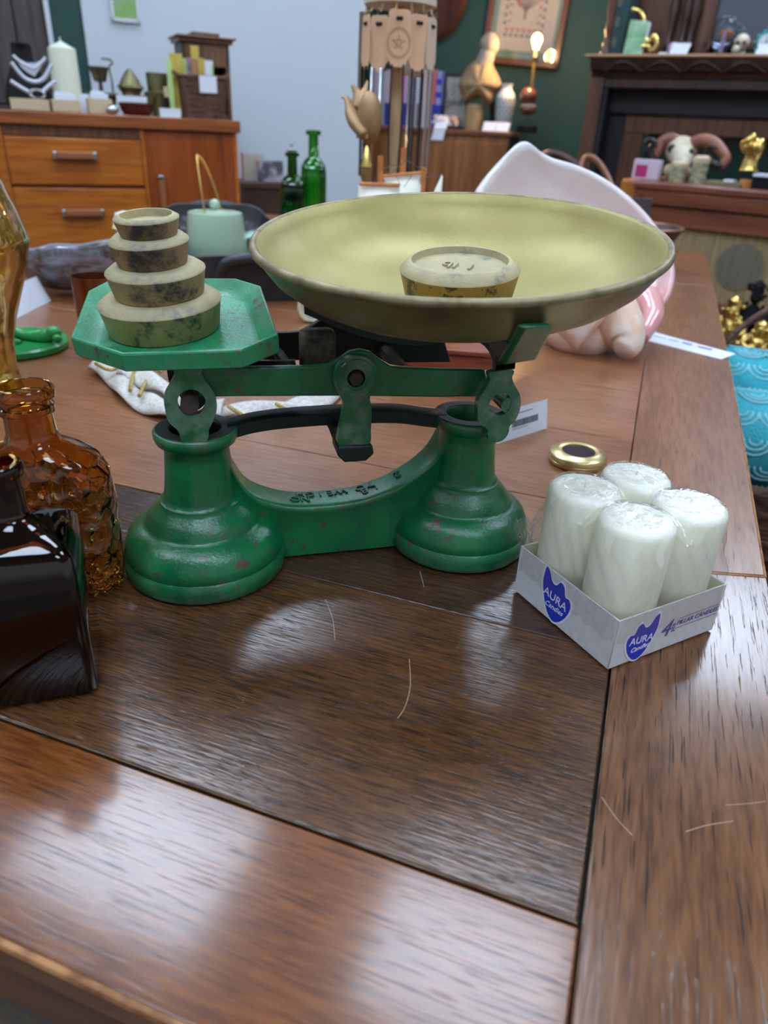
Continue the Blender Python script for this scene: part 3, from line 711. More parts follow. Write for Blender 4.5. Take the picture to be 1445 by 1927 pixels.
def bottle(name, label, loc, rot, outer, wall, mats, neck_r, lipz, fill=None, base=.004):
    t = thing(name, label, 'bottle', loc, rot); mb = MB()
    inner = [(max(z, base), max(hx - wall, .002), max(hy - wall, .002), max(r - wall, .001)) for z, hx, hy, r in outer if z < lipz]
    secs = outer + [(outer[-1][0], outer[-1][1] - wall, outer[-1][2] - wall, outer[-1][3] - wall)] + inner[::-1]
    loft(mb, secs); mb.build('glass_body', mats, t, ang=50)
    return t, inner
# crackled amber flask
ao = [(0, .040, .022, .020), (.004, .043, .025, .022), (.03, .045, .026, .024), (.07, .0455, .027, .025), (.095, .044, .026, .024), (.108, .038, .024, .022), (.115, .028, .021, .020), (.120, .018, .018, .0179), (.128, .0152, .0152, .0151), (.142, .0148, .0148, .0147),
      (.1425, .0168, .0168, .0167), (.147, .0168, .0168, .0167), (.148, .0152, .0152, .0151), (.152, .0152, .0152, .0151), (.153, .0182, .0182, .0181), (.158, .0186, .0186, .0185), (.161, .0165, .0165, .0164)]
pA = onz(100, 1195, TT); amber_loc = Vector((-.353, .327, TT)); ao = [(z * .92, a, b_, r) for z, a, b_, r in ao]
def crackle():
    m, N, L, P = nodes_of('crackled_amber_glass'); P.inputs['Base Color'].default_value = lin((216, 172, 104)); P.inputs['Roughness'].default_value = .03
    P.inputs['Transmission Weight'].default_value = 1; P.inputs['IOR'].default_value = 1.45
    vo = N.new('ShaderNodeTexVoronoi'); L.new(coords(N, L), vo.inputs['Vector']); vo.inputs['Scale'].default_value = 85; vo.feature = 'F1'
    z = N.new('ShaderNodeSeparateXYZ'); t = N.new('ShaderNodeTexCoord'); L.new(t.outputs['Object'], z.inputs[0])
    mk = N.new('ShaderNodeMapRange'); L.new(z.outputs['Z'], mk.inputs[0]); mk.inputs[1].default_value = .085; mk.inputs[2].default_value = .10; mk.inputs[3].default_value = .9; mk.inputs[4].default_value = .03
    b = N.new('ShaderNodeBump'); L.new(vo.outputs['Distance'], b.inputs['Height']); L.new(mk.outputs[0], b.inputs['Strength']); b.inputs['Distance'].default_value = .006
    L.new(b.outputs[0], P.inputs['Normal']); return m
m_crk = crackle()
bottle('amber_flask', 'amber glass flask with a scaly crackled body, behind the dark bottle', amber_loc, radians(28), ao, .0022, m_crk, .015, .165)
bo = [(0, .0275, .0275, .004), (.002, .0295, .0295, .006), (.06, .0295, .0295, .006), (.097, .0290, .0290, .006), (.104, .026, .026, .008), (.110, .018, .018, .012), (.113, .012, .012, .0115), (.118, .0100, .0100, .0099), (.140, .0095, .0095, .0094), (.1405, .0120, .0120, .0119), (.146, .0125, .0125, .0124), (.148, .0110, .0110, .0109)]
bt, inner = bottle('brown_bottle', 'nearly black square brown glass bottle at the left edge of the photo', Vector((-.2985, .2505, TT)), radians(38), [(z * .93, a * 1.07 if z < .1 else a, b_ * 1.07 if z < .1 else b_, r) for z, a, b_, r in bo], .0028, m_brown, .01, .15)
lq = [(z, hx - .0002, hy - .0002, r) for z, hx, hy, r in inner if z < .1]
mb = MB(); loft(mb, lq); mb.build('contents', m_bliq, bt)
# tall twisted amber-yellow glass vase
def gold_glass():
    m, N, L, P = nodes_of('gold_flecked_glass'); v = coords(N, L)
    c = ramp(N, L, noise(N, L, v, 60, 5, .7), [(.3, lin((150, 100, 20))), (.7, lin((212, 176, 76)))])
    L.new(c, P.inputs['Base Color']); P.inputs['Roughness'].default_value = .08; P.inputs['Transmission Weight'].default_value = 0; P.inputs['Metallic'].default_value = .7; P.inputs['IOR'].default_value = 1.45
    P.inputs['Coat Weight'].default_value = 1; bump(N, L, P, noise(N, L, v, 18, 3), .5, .006); return m
vl = Vector((-.735, .605, TT)); vz = thing('glass_vase', 'tall wavy golden-yellow glass vase at the left edge', 'vase', vl)
RV = [.057, .0515, .0545, .0625, .074, .0855, .0935, .087, .077, .071, .065, .060, .056, .052, .054]
def vfn(u, v):
    z = v * .40; R = RV
    k = v * (len(R) - 1); i = min(int(k), len(R) - 2); r = R[i] * (1 - (k - i)) + R[i + 1] * (k - i)
    a = 2 * pi * u + .5 * sin(v * 5); r *= 1 + .035 * sin(3 * a + 4 * v) + .02 * sin(7 * a + 2)
    return (r * cos(a), r * sin(a), z)
MB().grid(vfn, 72, 60, cu=True).build('vase_body', gold_glass(), vz, ang=180, solid=.004)
MB().lathe([(0, 0), (.062, 0), (.064, .004), (.060, .010), (0, .010)], 48).build('vase_foot', gold_glass(), vz)

# ================================================================== things around the scale
m_paper = mat('white_paper', (222, 228, 238), 0.6)
m_ink = mat('grey_print', (110, 118, 132), 0.6)
def tent(name, label, base_l, base_r, h, lean, m=None, back=True):
    """folded card: two leaves joined at the ridge"""
    a = Vector(base_l); b_ = Vector(base_r); x = (b_ - a); W_ = x.length; x.normalize(); o = thing(name, label, 'card', a, math.atan2(x.y, x.x))
    mb = MB(); th = .0004
    mb.add([(0, 0, 0), (W_, 0, 0), (W_, lean, h), (0, lean, h), (0, th, 0), (W_, th, 0), (W_, lean + th, h), (0, lean + th, h)], [(0, 1, 2, 3), (7, 6, 5, 4), (0, 4, 5, 1), (1, 5, 6, 2), (2, 6, 7, 3), (3, 7, 4, 0)])
    mb.build('front_leaf', m or m_paper, o)
    if back: MB().add([(0, lean, h), (W_, lean, h), (W_, lean * 2 + .004, 0), (0, lean * 2 + .004, 0), (0, lean + th, h), (W_, lean + th, h), (W_, lean * 2 + .004 + th, 0), (0, lean * 2 + .004 + th, 0)],
                  [(0, 1, 2, 3), (7, 6, 5, 4), (0, 4, 5, 1), (1, 5, 6, 2), (2, 6, 7, 3), (3, 7, 4, 0)]).build('back_leaf', m or m_paper, o)
    M = frame((0, -.0002, 0), (1, 0, 0), (0, -h, lean)); return o, M, W_
bt_, M_, W_ = tent('price_tag', 'folded white price card with a barcode behind the right scale column', onz(934, 836), onz(1029, 806), .034, .006)
bars = MB(); x = W_ * .30; rnd = random.Random(2)
while x < W_ * .80: w1 = rnd.choice([.0004, .0007, .0010]); bars.bx(x, x + w1, .013, .0205, 0, .0002, M_); x += w1 + rnd.choice([.0004, .0007])
bars.build('barcode', m_ink, bt_)
mb = MB(); mb.bx(W_ * .38, W_ * .7, .0275, .0285, 0, .0002, M_); mb.bx(W_ * .3, W_ * .6, .0105, .0112, 0, .0002, M_); mb.build('print_line', m_ink, bt_)
# brass tealight ring
m_brass = mat('polished_brass', (214, 194, 140), 0.32, .9); m_gold = mat('bright_gold', (232, 200, 116), 0.3, 1.0, b=(60, .1, .002))
tl = thing('brass_compact', 'small round brass case with a dark glass centre behind the candle pack', 'compact', onz(1084, 872) + Vector((0, .004, 0)))
tl.scale = (1.32, 1.32, 1.1)
MB().lathe([(0, 0), (.0205, 0), (.022, .001), (.0222, .004), (.0218, .0045), (.0222, .005), (.0222, .009), (.0215, .0100), (.0155, .0125), (.0130, .0118), (.0128, .0100), (0, .0100)], 48).build('brass_case', m_brass, tl)
MB().lathe([(.0128, .0101), (.0126, .0106), (0, .0106)], 36).build('dark_lens', mat('dark_lens', (62, 56, 62), .08), tl)
# white card strip
a = onz(1182, 632); b_ = onz(1357, 676); u_ = (b_ - a).normalized(); n_ = Vector((-u_.y, u_.x, 0))
cs = thing('paper_strip', 'long white paper strip with coloured printed words beside the conch', 'paper', a, math.atan2(u_.y, u_.x))
Lc = (b_ - a).length; MB().add([(0, 0, .0002), (Lc, 0, .0002), (Lc + .008, .03, .006), (.008, .036, .008), (0, 0, 0), (Lc, 0, 0), (Lc + .008, .0302, .0055), (.008, .0362, .0075)], [(0, 1, 2, 3), (7, 6, 5, 4), (0, 4, 5, 1), (1, 5, 6, 2), (2, 6, 7, 3), (3, 7, 4, 0)]).build('paper', m_paper, cs)
for k, (c, w_) in enumerate([((206, 190, 120), .022), ((150, 200, 140), .022), ((140, 190, 225), .018), ((90, 84, 190), .016), ((150, 90, 190), .024)]):
    x = .008 + k * Lc * .16; y = .021
    MB().bx(x, x + w_, y, y + .005, .0048, .0054).build('coloured_word', mat('ink%d' % k, c, .6), cs)

# ---- queen conch
def shell_mat():
    m, N, L, P = nodes_of('conch_inside'); v = coords(N, L)
    t = N.new('ShaderNodeTexCoord'); s = N.new('ShaderNodeSeparateXYZ'); L.new(t.outputs['Object'], s.inputs[0])
    nz = noise(N, L, v, 12, 3); ad = N.new('ShaderNodeMath'); ad.operation = 'MULTIPLY_ADD'; L.new(nz, ad.inputs[0]); ad.inputs[1].default_value = .12; L.new(s.outputs['Z'], ad.inputs[2])
    c = ramp(N, L, ad.outputs[0], [(.07, lin((222, 136, 140))), (.15, lin((226, 168, 164))), (.24, lin((236, 214, 212))), (.34, lin((238, 234, 234)))])
    L.new(c, P.inputs['Base Color']); P.inputs['Roughness'].default_value = .22; P.inputs['Coat Weight'].default_value = .4; P.inputs['Subsurface Weight'].default_value = .15; P.inputs['Subsurface Radius'].default_value = (.02, .01, .008); P.inputs['Subsurface Scale'].default_value = 1
    bump(N, L, P, noise(N, L, v, 14, 3), .25, .01); return m
m_shin = shell_mat(); m_shout = mat('conch_outside', (226, 190, 164), .45, col2=(242, 230, 220), nscale=16, b=(40, .5, .006))
SK = .893; sd = 1.245                                             # camera depth of the shell's lip
shell = thing('conch_shell', 'large pink and white conch shell standing behind the pan', 'seashell', onz(1150, 664))
W2H = Matrix.Translation(-shell.location)
outl = [(893, 372), (903, 350), (925, 322), (952, 293), (975, 272), (990, 269), (1003, 277), (1018, 289), (1040, 300), (1078, 311), (1118, 328), (1160, 354), (1200, 388), (1234, 428), (1256, 468), (1268, 510), (1262, 552), (1244, 582), (1234, 604), (1224, 618), (1216, 642), (1196, 655), (1178, 664), (1150, 640), (1120, 610), (1075, 600), (1020, 590), (960, 560), (915, 500), (893, 430)]
O = smoothpath([(x, y, 0) for x, y in outl], 4, True); nO = len(O); Cc = Vector((1120, 520, 0))
vs = []; fs = []; KR = [0, .008, .06, .18, .36, .56, .76, .9]
for k in KR:
    for i, p in enumerate(O):
        q = p.lerp(Cc, k); up = (Cc.y - p.y) / 250
        dist = math.hypot(q.x - 1085, q.y - 470) / 235; d = sd + .075 * (1 - min(1.15, dist) ** 2) - .03 * up * (1 - k)
        if 0 < k < .1: d -= .006
        vs.append(W2H @ dep(q.x, q.y, d * SK))
for j in range(len(KR) - 1):
    for i in range(nO): fs.append((j * nO + i, j * nO + (i + 1) % nO, (j + 1) * nO + (i + 1) % nO, (j + 1) * nO + i))
fs.append(tuple(range((len(KR) - 1) * nO, len(KR) * nO)))
MB().add(vs, fs).build('flared_lip', m_shin, shell, ang=180, solid=.004)
# columella fold and canal at the bottom right (pink), body whorl at the lower left
w1 = [W2H @ dep(x, y, d * SK) for x, y, d in [(1120, 560, 1.27), (1150, 590, 1.235), (1172, 620, 1.215), (1180, 645, 1.205), (1172, 660, 1.20)]]
MB().tube(smoothpath(w1, 6), [.050 - .0014 * k for k in range(25)], 20).build('columella', m_shout, shell, ang=180)
w2 = [W2H @ dep(x, y, d * SK) for x, y, d in [(925, 440, 1.33), (990, 500, 1.30), (1050, 550, 1.272), (1100, 585, 1.245), (1135, 612, 1.235)]]
bw = MB().tube(smoothpath(w2, 6), [.004 + .055 * sin(min(1, k / 20) * pi / 2) for k in range(25)], 24)
for k in range(6):
    a = w2[0].lerp(w2[3], .25 + k * .13); bw.lathe([(.018, 0), (.012, .016), (.004, .028), (0, .031)], 12, Matrix.Translation(a + Vector((-.012, -.020, .040))) @ Matrix.Rotation(radians(-25), 4, 'Y'))
cq = W2H @ dep(1092, 622, 1.262 * SK); bw.ell(tuple(cq), (.058, .045, .042), 24, 14)
bw.build('body_whorl', m_shout, shell, ang=180)
w3 = [W2H @ dep(x, y, d * SK) for x, y, d in [(1216, 560, 1.275), (1228, 590, 1.25), (1218, 615, 1.235), (1206, 636, 1.225)]]
MB().tube(smoothpath(w3, 6), [.022 - .0006 * k for k in range(19)], 16).build('lip_fold', m_shin, shell, ang=180)

# ---- abalone shell
def pearl():
    m, N, L, P = nodes_of('grey_pearly_shell'); v = coords(N, L, (1, 1, 2.2))
    n1 = noise(N, L, v, 16, 5, .6, 1.5)
    c = ramp(N, L, n1, [(.28, lin((56, 44, 42))), (.42, lin((96, 86, 86))), (.50, lin((118, 122, 132))), (.56, lin((150, 140, 164))), (.64, lin((112, 140, 142))), (.75, lin((84, 62, 58)))])
    L.new(c, P.inputs['Base Color']); P.inputs['Roughness'].default_value = .22; P.inputs['Metallic'].default_value = .45; P.inputs['Coat Weight'].default_value = .6
    bump(N, L, P, n1, .5, .006); return m
m_pearl = pearl(); m_nacre = mat('nacre', (178, 198, 196), .25, .2, col2=(206, 196, 206), nscale=30)
ab = thing('abalone_shell', 'grey iridescent abalone shell lying open side up on the table', 'seashell', onz(172, 566) + Vector((-.03, .05, .012)), Euler((radians(-9), 0, radians(30)))); ab.scale = (1.18, 1.1, 1.12)
def abf(u, v):
    a = 2 * pi * u; th = v * pi / 2; r = sin(th) ** .72
    return (.118 * r * cos(a) * (1 + .05 * cos(a)), .080 * r * sin(a), .066 * (1 - cos(th) ** .9) + .002 * sin(a * 9) * r + .012 * r * cos(a))
MB().grid(abf, 60, 22, cu=True).build('outer_shell', m_pearl, ab, ang=180, solid=.003)
MB().grid(lambda u, v: Vector(abf(u, v)) * .955 + Vector((0, 0, .006)), 60, 22, cu=True).build('nacre_lining', m_nacre, ab, ang=180)
tent('blank_card', 'blank white folded card leaning beside the abalone shell', onz(30, 600), onz(96, 566), .042, .018)
# ---- green lily-pad dish
m_gdish = mat('bright_green_enamel', (36, 150, 70), .35, col2=(24, 130, 60), nscale=20, coat=.3)
gd = thing('green_dish', 'bright green round dish with a moulded figure, by the yellow vase', 'dish', onz(30, 655) , 0)
MB().lathe([(0, 0), (.066, 0), (.070, .003), (.071, .010), (.068, .0125), (.064, .011), (0, .010)], 56).build('round_base', m_gdish, gd)
fg = MB(); fg.tube(smoothpath([(-.05, .0, .016), (-.02, .006, .022), (.012, .012, .017), (.036, .018, .018), (.052, .022, .022)], 5), [.010, .011, .012, .013, .014, .013, .011, .009, .008, .007, .007, .007, .008, .009, .010, .010, .010, .009, .009, .009, .008], 12)
fg.ell((.052, .022, .024), (.011, .010, .009)); fg.ell((.062, .016, .018), (.007, .006, .006)); fg.tube([(-.01, .01, .016), (.004, -.008, .013), (.02, -.010, .013)], [.006, .004, .004], 8)
fg.build('moulded_figure', m_gdish, gd, ang=180)
# ---- copper beaker
m_cop = mat('aged_copper', (150, 88, 58), .32, .9, col2=(96, 58, 40), nscale=18)
cb = thing('copper_beaker', 'tall brown copper beaker behind the green octagonal plate', 'beaker', onz(186, 668) + Vector((.0, .012, 0)), 0)
MB().lathe([(0, 0), (.0310, 0), (.0325, .002), (.0325, .004), (.0300, .008), (.0285, .05), (.0290, .106), (.0282, .106), (.0275, .05), (.0285, .009), (0, .008)], 48).build('beaker_wall', m_cop, cb)
# ---- woven sash with gold cord
m_sash = mat('white_woven_cotton', (212, 208, 200), .85, col2=(190, 184, 174), nscale=260, lo=.4, hi=.6, b=(420, .8, .001))
m_cord = mat('gold_cord', (196, 170, 96), .45, .5, col2=(150, 124, 60), nscale=300, b=(500, .8, .001))
sa = thing('woven_sash', 'coiled white woven sash with gold cord lying behind the scale', 'sash', (0, 0, 0))
SP = [onz(x, y, TT + .006) for x, y in [(190, 690), (225, 712), (258, 748), (310, 772), (370, 782), (440, 776), (520, 770), (600, 752), (640, 700)]]
def ribbon(path, w_, th, lift=0.0):
    mb = MB(); P_ = smoothpath(path, 6); vs = []; fs = []; nP = len(P_)
    for i, p in enumerate(P_):
        t = (P_[min(i + 1, nP - 1)] - P_[max(i - 1, 0)]); t.z = 0; t.normalize(); s_ = Vector((-t.y, t.x, 0))
        for k in range(9):
            q = (k / 8 - .5); vs.append(p + s_ * (q * w_) + Vector((0, 0, lift + .004 * sin(i * .7 + k * .6) + th * (1 - 4 * q * q))))
    for i in range(nP - 1):
        for k in range(8): fs.append((i * 9 + k, i * 9 + k + 1, (i + 1) * 9 + k + 1, (i + 1) * 9 + k))
    return mb.add(vs, fs)
ribbon(SP, .034, .006).build('band', m_sash, sa, ang=180, solid=.003)
ribbon([onz(x, y, TT + .014) for x, y in [(240, 700), (275, 715), (330, 740), (360, 765), (420, 770)]], .030, .006).build('band', m_sash, sa, ang=180, solid=.003)
for pts in ([(245, 735), (252, 700), (270, 672)], [(262, 745), (285, 700), (300, 690)], [(300, 700), (322, 690), (345, 712)], [(180, 684), (205, 696), (228, 690)], [(430, 765), (448, 776), (470, 790)], [(520, 760), (545, 775), (560, 785)]):
    MB().tube(smoothpath([onz(x, y, TT + .018) for x, y in pts], 6), .0023, 8).build('gold_cord', m_cord, sa)
# ---- wooden box with brass knob
m_redwood = wood('red_brown_box_wood', (96, 42, 26), (132, 62, 40), (160, 84, 54), 'X', pore=.3, rough=.3)
bx = thing('trinket_box', 'small red-brown wooden box with brass knob seen under the pan', 'box', onz(860, 745) + Vector((-.02, .035, 0)), radians(12))
MB().bx(-.075, .075, -.03, .03, 0, .05).build('box_body', m_redwood, bx, bev=.0015)
MB().bx(-.078, .078, -.033, .033, .0505, .058).build('lid', m_redwood, bx, bev=.002)
MB().ell((0, 0, 0), (.006, .005, .006)).build('knob', m_brass, bx, loc=(.045, -.036, .030))
# ---- round glass ornament behind the beam
gl = thing('round_paperweight', 'round cream-rimmed glass ornament just behind the scale beam', 'ornament', onz(578, 612) + Vector((0, .02, 0)))
MB().tube([(.022 * cos(k * pi / 20), 0, .024 + .022 * sin(k * pi / 20)) for k in range(40)], .005, 10, closed=True).build('cream_rim', mat('cream_rim', (222, 216, 170), .4), gl)
MB().lathe([(0, -.003), (.020, -.002), (.020, .002), (0, .003)], 32, Matrix.Translation((0, 0, .024)) @ Matrix.Rotation(pi / 2, 4, 'X')).build('glass_disc', mat('milky_glass', (196, 206, 208), .15), gl)
MB().bx(-.012, .012, -.008, .008, 0, .003).build('foot', m_iron, gl)
# ---- white jewel behind the weights
jw = thing('beaded_ornament', 'white ornament edged with gold beads behind the top weights', 'ornament', onz(246, 512, TT), 0); jw.scale = (.7, .7, .92)
# stands on the table far behind the stack
MB().lathe([(0, 0), (.03, 0), (.032, .006), (.012, .014), (.010, .05), (.030, .075), (.034, .105), (.026, .128), (0, .134)], 32).build('white_body', mat('white_gloss', (226, 224, 214), .3), jw)
gb = MB()
for k in range(14): a = 2 * pi * k / 14; gb.ell((.034 * cos(a), .034 * sin(a), .095), .006, 8, 6)
gb.build('gold_beads', m_gold, jw)

# ---- long black dough trough with celadon ware
m_blackw = mat('worn_black_wood', (34, 34, 38), .45, col2=(52, 50, 54), nscale=12, b=(60, .3, .003), coat=.2)
m_wornr = mat('worn_red_brown_edge', (120, 72, 52), .6, col2=(52, 44, 44), nscale=20)
ta = Vector((-.672, 1.21, TT)); tb = Vector((-1.20, 1.90, TT)); tdir = (tb - ta); TL = tdir.length; tdir.normalize()
tray = thing('wooden_trough', 'long black rustic wooden trough tray with handle slots, carrying celadon pots', 'tray', ta, math.atan2(tdir.y, tdir.x))
mb = MB(); HW = .135
def troughwall():
    q = rrect(TL / 2, HW, .05, 6); n = len(q); vs = []; fs = []
    prof = [(1.0, 0.0, 0), (1.04, .020, 0), (1.06, .050, 0), (1.03, .050, 0), (1.0, .020, 0), (.95, .010, 0)]
    for s_, z, _ in prof:
        for a, b_ in q:
            e = max(0, abs(a) / (TL / 2) - .80) / .2; hz_ = z * (1 + .7 * e ** 1.5)
            vs.append((TL / 2 + a * (1 + (s_ - 1) * .5), b_ * s_, hz_))
    for j in range(len(prof) - 1):
        for i in range(n): fs.append((j * n + i, j * n + (i + 1) % n, (j + 1) * n + (i + 1) % n, (j + 1) * n + i))
    fs.append(tuple(range(n))[::-1]); fs.append(tuple(range(5 * n, 6 * n))); return vs, fs
mb.add(*troughwall()); mb.build('trough_body', m_blackw, tray, ang=40, bev=.002)
for s_ in (0, 1):
    x = -.012 if s_ == 0 else TL + .012
    mb = MB(); mb.tube(smoothpath([(x, -.08, .045), (x - .012 * (1 - 2 * s_), -.060, .075), (x - .015 * (1 - 2 * s_), 0, .082), (x - .012 * (1 - 2 * s_), .060, .075), (x, .08, .045)], 6), .011, 10)
    mb.build('handle', m_blackw, tray, ang=180)
m_cel = mat('celadon_glaze', (170, 198, 170), .22, coat=.5); m_cel2 = mat('pale_celadon_glaze', (168, 204, 186), .2, coat=.5)
tpot = thing('teapot', 'pale celadon teapot with a thin gold hoop handle, in the black trough', 'teapot', (-.944, 1.50, TT + .011), radians(15)); tpot.scale = (.80, .80, .88)
MB().lathe([(0, 0), (.066, 0), (.080, .006), (.086, .020), (.084, .05), (.079, .09), (.076, .112), (.0745, .116), (.072, .1145), (.071, .108), (.078, .03), (0, .012)], 56).build('pot_body', m_cel, tpot, ang=60)
ld = MB().lathe([(.0705, .112), (.070, .1145), (.045, .1175), (.012, .120), (.009, .124), (0, .124)], 48).build('lid', m_cel, tpot, ang=60)
MB().ell((0, 0, .134), (.0145, .0145, .0135)).build('lid_knob', m_cel, ld, ang=180)
MB().tube(smoothpath([(0, .068, .095), (0, .084, .098), (0, .090, .106)], 4), .012, 14).build('spout', m_cel, tpot, ang=180)
hp = [(-.014, -.050, .116), (-.022, -.040, .17), (-.034, -.018, .225), (-.040, .004, .243), (-.030, .028, .225), (-.010, .044, .17), (.004, .050, .116)]
MB().tube(smoothpath(hp, 7), .0052, 8, flat=.35).build('hoop_handle', m_gold, tpot, ang=180)
cup = thing('celadon_dish', 'pale celadon lidded dish just right of the teapot', 'dish', (-.885, 1.62, TT + .011))
MB().lathe([(0, 0), (.028, 0), (.045, .02), (.052, .04), (.050, .04), (.043, .022), (0, .006)], 40).build('bowl', m_cel, cup)
MB().lathe([(.054, .040), (.056, .044), (.04, .053), (.0, .056)], 40).build('dish_lid', m_cel2, cup)
# card on the trough edge
tent('white_card', 'plain white card lying behind the octagonal plate in front of the trough', onz(388, 530, TT + .001) , onz(455, 530, TT + .001), .012, .045, back=False)

# ---- green glass bottles
m_gg = glass('green_bottle_glass', (36, 150, 40), .03, 1.5); m_gg2 = glass('light_green_bottle_glass', (88, 190, 80), .03, 1.5)
def gbottle(label, loc, h, w_, m, stopper):
    t = thing('glass_bottle', label, 'bottle', loc, radians(25), 'green glass bottles behind the pan')
    s = h / .27; a = w_ / 2
    O_ = [(0, a * .9, a * .9, a * .4), (.004, a, a, a * .45), (.15 * s, a, a, a * .45), (.175 * s, a * .96, a * .96, a * .5), (.190 * s, a * .7, a * .7, a * .6), (.198 * s, a * .42, a * .42, a * .41), (.24 * s, a * .38, a * .38, a * .37), (.247 * s, a * .38, a * .38, a * .37), (.248 * s, a * .58, a * .58, a * .57), (.258 * s, a * .58, a * .58, a * .57), (.26 * s, a * .4, a * .4, a * .39)]
    wl = .004; inn_ = [(max(z, .008), hx - wl, hy - wl, r) for z, hx, hy, r in O_]
    loft(mb_ := MB(), O_ + [(.26 * s, a * .4 - wl, a * .4 - wl, a * .39)] + inn_[::-1][1:]); mb_.build('glass_body', m, t, ang=50)
    rib = MB()
    for k in range(5): rib.bx(-a * .6 + k * a * .3 - .0015, -a * .6 + k * a * .3 + .0015, -a - .0015, -a, .02, .14 * s)
    rib.build('ribs', m, t)
    if stopper: MB().lathe([(0, .25 * s), (.009, .25 * s), (.012, .262 * s), (.016, .266 * s), (.005, .270 * s), (.006, .285 * s), (0, .288 * s)], 20).build('stopper', mat('clear_stopper', (180, 180, 186), .15), t)
    return t
def stand_at(px, py, d, z=TT): p = dep(px, py, d); return Vector((p.x, p.y, z))
gbottle('short green glass bottle with glass stopper behind the pan', stand_at(551, 380, 1.96), .238, .066, m_gg, True)
gbottle('tall green glass bottle without stopper behind the pan', stand_at(590, 360, 2.06), .294, .072, m_gg2, False)

# ---- model ship
m_sail = mat('cream_sailcloth', (226, 224, 208), .8, b=(300, .2, .001)); m_mast = mat('orange_pine_mast', (206, 132, 66), .5, col2=(182, 108, 50), nscale=30); m_line = mat('dark_rigging', (96, 84, 76), .8)
SD = 1.16; sp = stand_at(752, 340, SD); ship = thing('model_ship', 'wooden model sailing ship with cream sails behind the pan rim', 'model ship', sp)
S2L = Matrix.Translation(-sp)
def sw(x, y, d=SD): return S2L @ dep(x, y, d)
# hull below, hidden by the pan from the front
hl = MB(); vs = []; fs = []; 
for i in range(13):
    t = i / 12; c = (t - .5) * .26; ww = .028 * sin(pi * min(.98, max(.02, t))) ** .5
    for k in range(9): a = pi * k / 8; vs.append((c, -ww * cos(a), .055 - .040 * sin(a) + .02 * (2 * t - 1) ** 2))
for i in range(12):
    for k in range(8): fs.append((i * 9 + k, i * 9 + k + 1, (i + 1) * 9 + k + 1, (i + 1) * 9 + k))
    fs.append((i * 9, (i + 1) * 9, (i + 1) * 9 + 8, i * 9 + 8))
hl.add(vs, fs); hl.build('hull', m_redwood, ship, rot=radians(15), ang=60)
MB().bx(-.05, .05, -.02, .02, 0, .006).bx(-.035, -.028, -.02, .02, .005, .025).bx(.028, .035, -.02, .02, .005, .025).build('cradle', m_redwood, ship, rot=radians(15))
for x, ytop, lean in ((716, 293, -2), (760, 278, 0), (798, 315, 0)):
    p = sw(x, ytop, SD); b_ = Vector((p.x * .9, p.y, .06)); MB().tube([b_, p.lerp(b_, .02), p], [.0048, .0045, .0040], 10).build('mast', m_mast, ship)
def sail(c4, bulge=.015, nm='sail'):
    A_, B_, C_, D_ = [sw(*q) for q in c4]
    def fn(u, v):
        p = A_.lerp(B_, u).lerp(D_.lerp(C_, u), v); return p + Vector((-.3, .9, 0)) * (-bulge * sin(pi * u) * sin(pi * v))
    MB().grid(fn, 12, 12).build(nm, m_sail, ship, ang=180, solid=.0012)
sail([(675, 349, 1.14), (752, 352, 1.14), (754, 440, 1.14), (668, 440, 1.14)]); sail([(722, 334, 1.18), (794, 328, 1.17), (786, 430, 1.17), (716, 430, 1.18)]); sail([(832, 328, 1.15), (833, 332, 1.15), (826, 420, 1.15), (790, 420, 1.15)], .004)
MB().tube([sw(676, 346, 1.135), sw(752, 349, 1.135)], .0030, 8).build('yard', m_mast, ship)
MB().tube([sw(720, 332, 1.175), sw(796, 325, 1.165)], .0026, 8).build('yard', m_mast, ship)
rg = MB()
for a, b_ in (((716, 318), (745, 310)), ((762, 300), (800, 322)), ((745, 330), (754, 350)), ((730, 332), (765, 300)), ((775, 330), (760, 352)), ((798, 335), (833, 330)), ((716, 320), (700, 350))): rg.tube([sw(*a, 1.13), sw(*b_, 1.13)], .0006, 4)
rg.build('rigging', m_line, ship)

# ---- chain stand
m_pole = mat('pale_turned_wood', (206, 174, 132), .55, col2=(188, 154, 112), nscale=20); m_ply = mat('birch_ply_disc', (210, 196, 176), .5)
m_leath = mat('tan_leather_card', (224, 182, 146), .7, col2=(214, 170, 134), nscale=14); m_leath2 = mat('pale_leather_card', (206, 182, 158), .7); m_emb = mat('embossed_mark', (166, 126, 96), .7)
m_silver = mat('silver_chain', (190, 192, 196), .25, 1.0); m_gun = mat('dark_steel_chain', (44, 46, 52), .3, .9); m_lcord = mat('black_leather_cord', (26, 24, 26), .5); m_bcord = mat('brown_leather_cord', (92, 52, 38), .5); m_mesh = mat('dull_mesh_chain', (128, 120, 108), .5, .7)
HD = 1.42; pb = stand_at(743, 240, HD); top = dep(752, 12, HD - .10); hs = thing('display_stand', 'pale wooden pole stand with round top disc hung with chains', 'display stand', pb)
H2 = top.z - TT
MB().lathe([(0, 0), (.075, 0), (.08, .004), (.078, .016), (.02, .02), (0, .02)], 48).build('base', m_pole, hs)
MB().lathe([(0, .02), (.0115, .02), (.0105, H2 * .5), (.0095, H2 + .002), (0, H2 + .002)], 20).build('pole', m_pole, hs)
MB().lathe([(0, H2), (.066, H2), (.0675, H2 + .001), (.0675, H2 + .0115), (.066, H2 + .0125), (0, H2 + .0125)], 56).build('top_disc', m_ply, hs)
for k in range(14):
    a = 2 * pi * k / 14; MB().tube([(.060 * cos(a), .060 * sin(a), H2 + .001), (.061 * cos(a), .061 * sin(a), H2 - .010), (.066 * cos(a), .066 * sin(a), H2 - .015), (.071 * cos(a), .071 * sin(a), H2 - .010)], .0011, 6).build('hook', m_brass, hs)
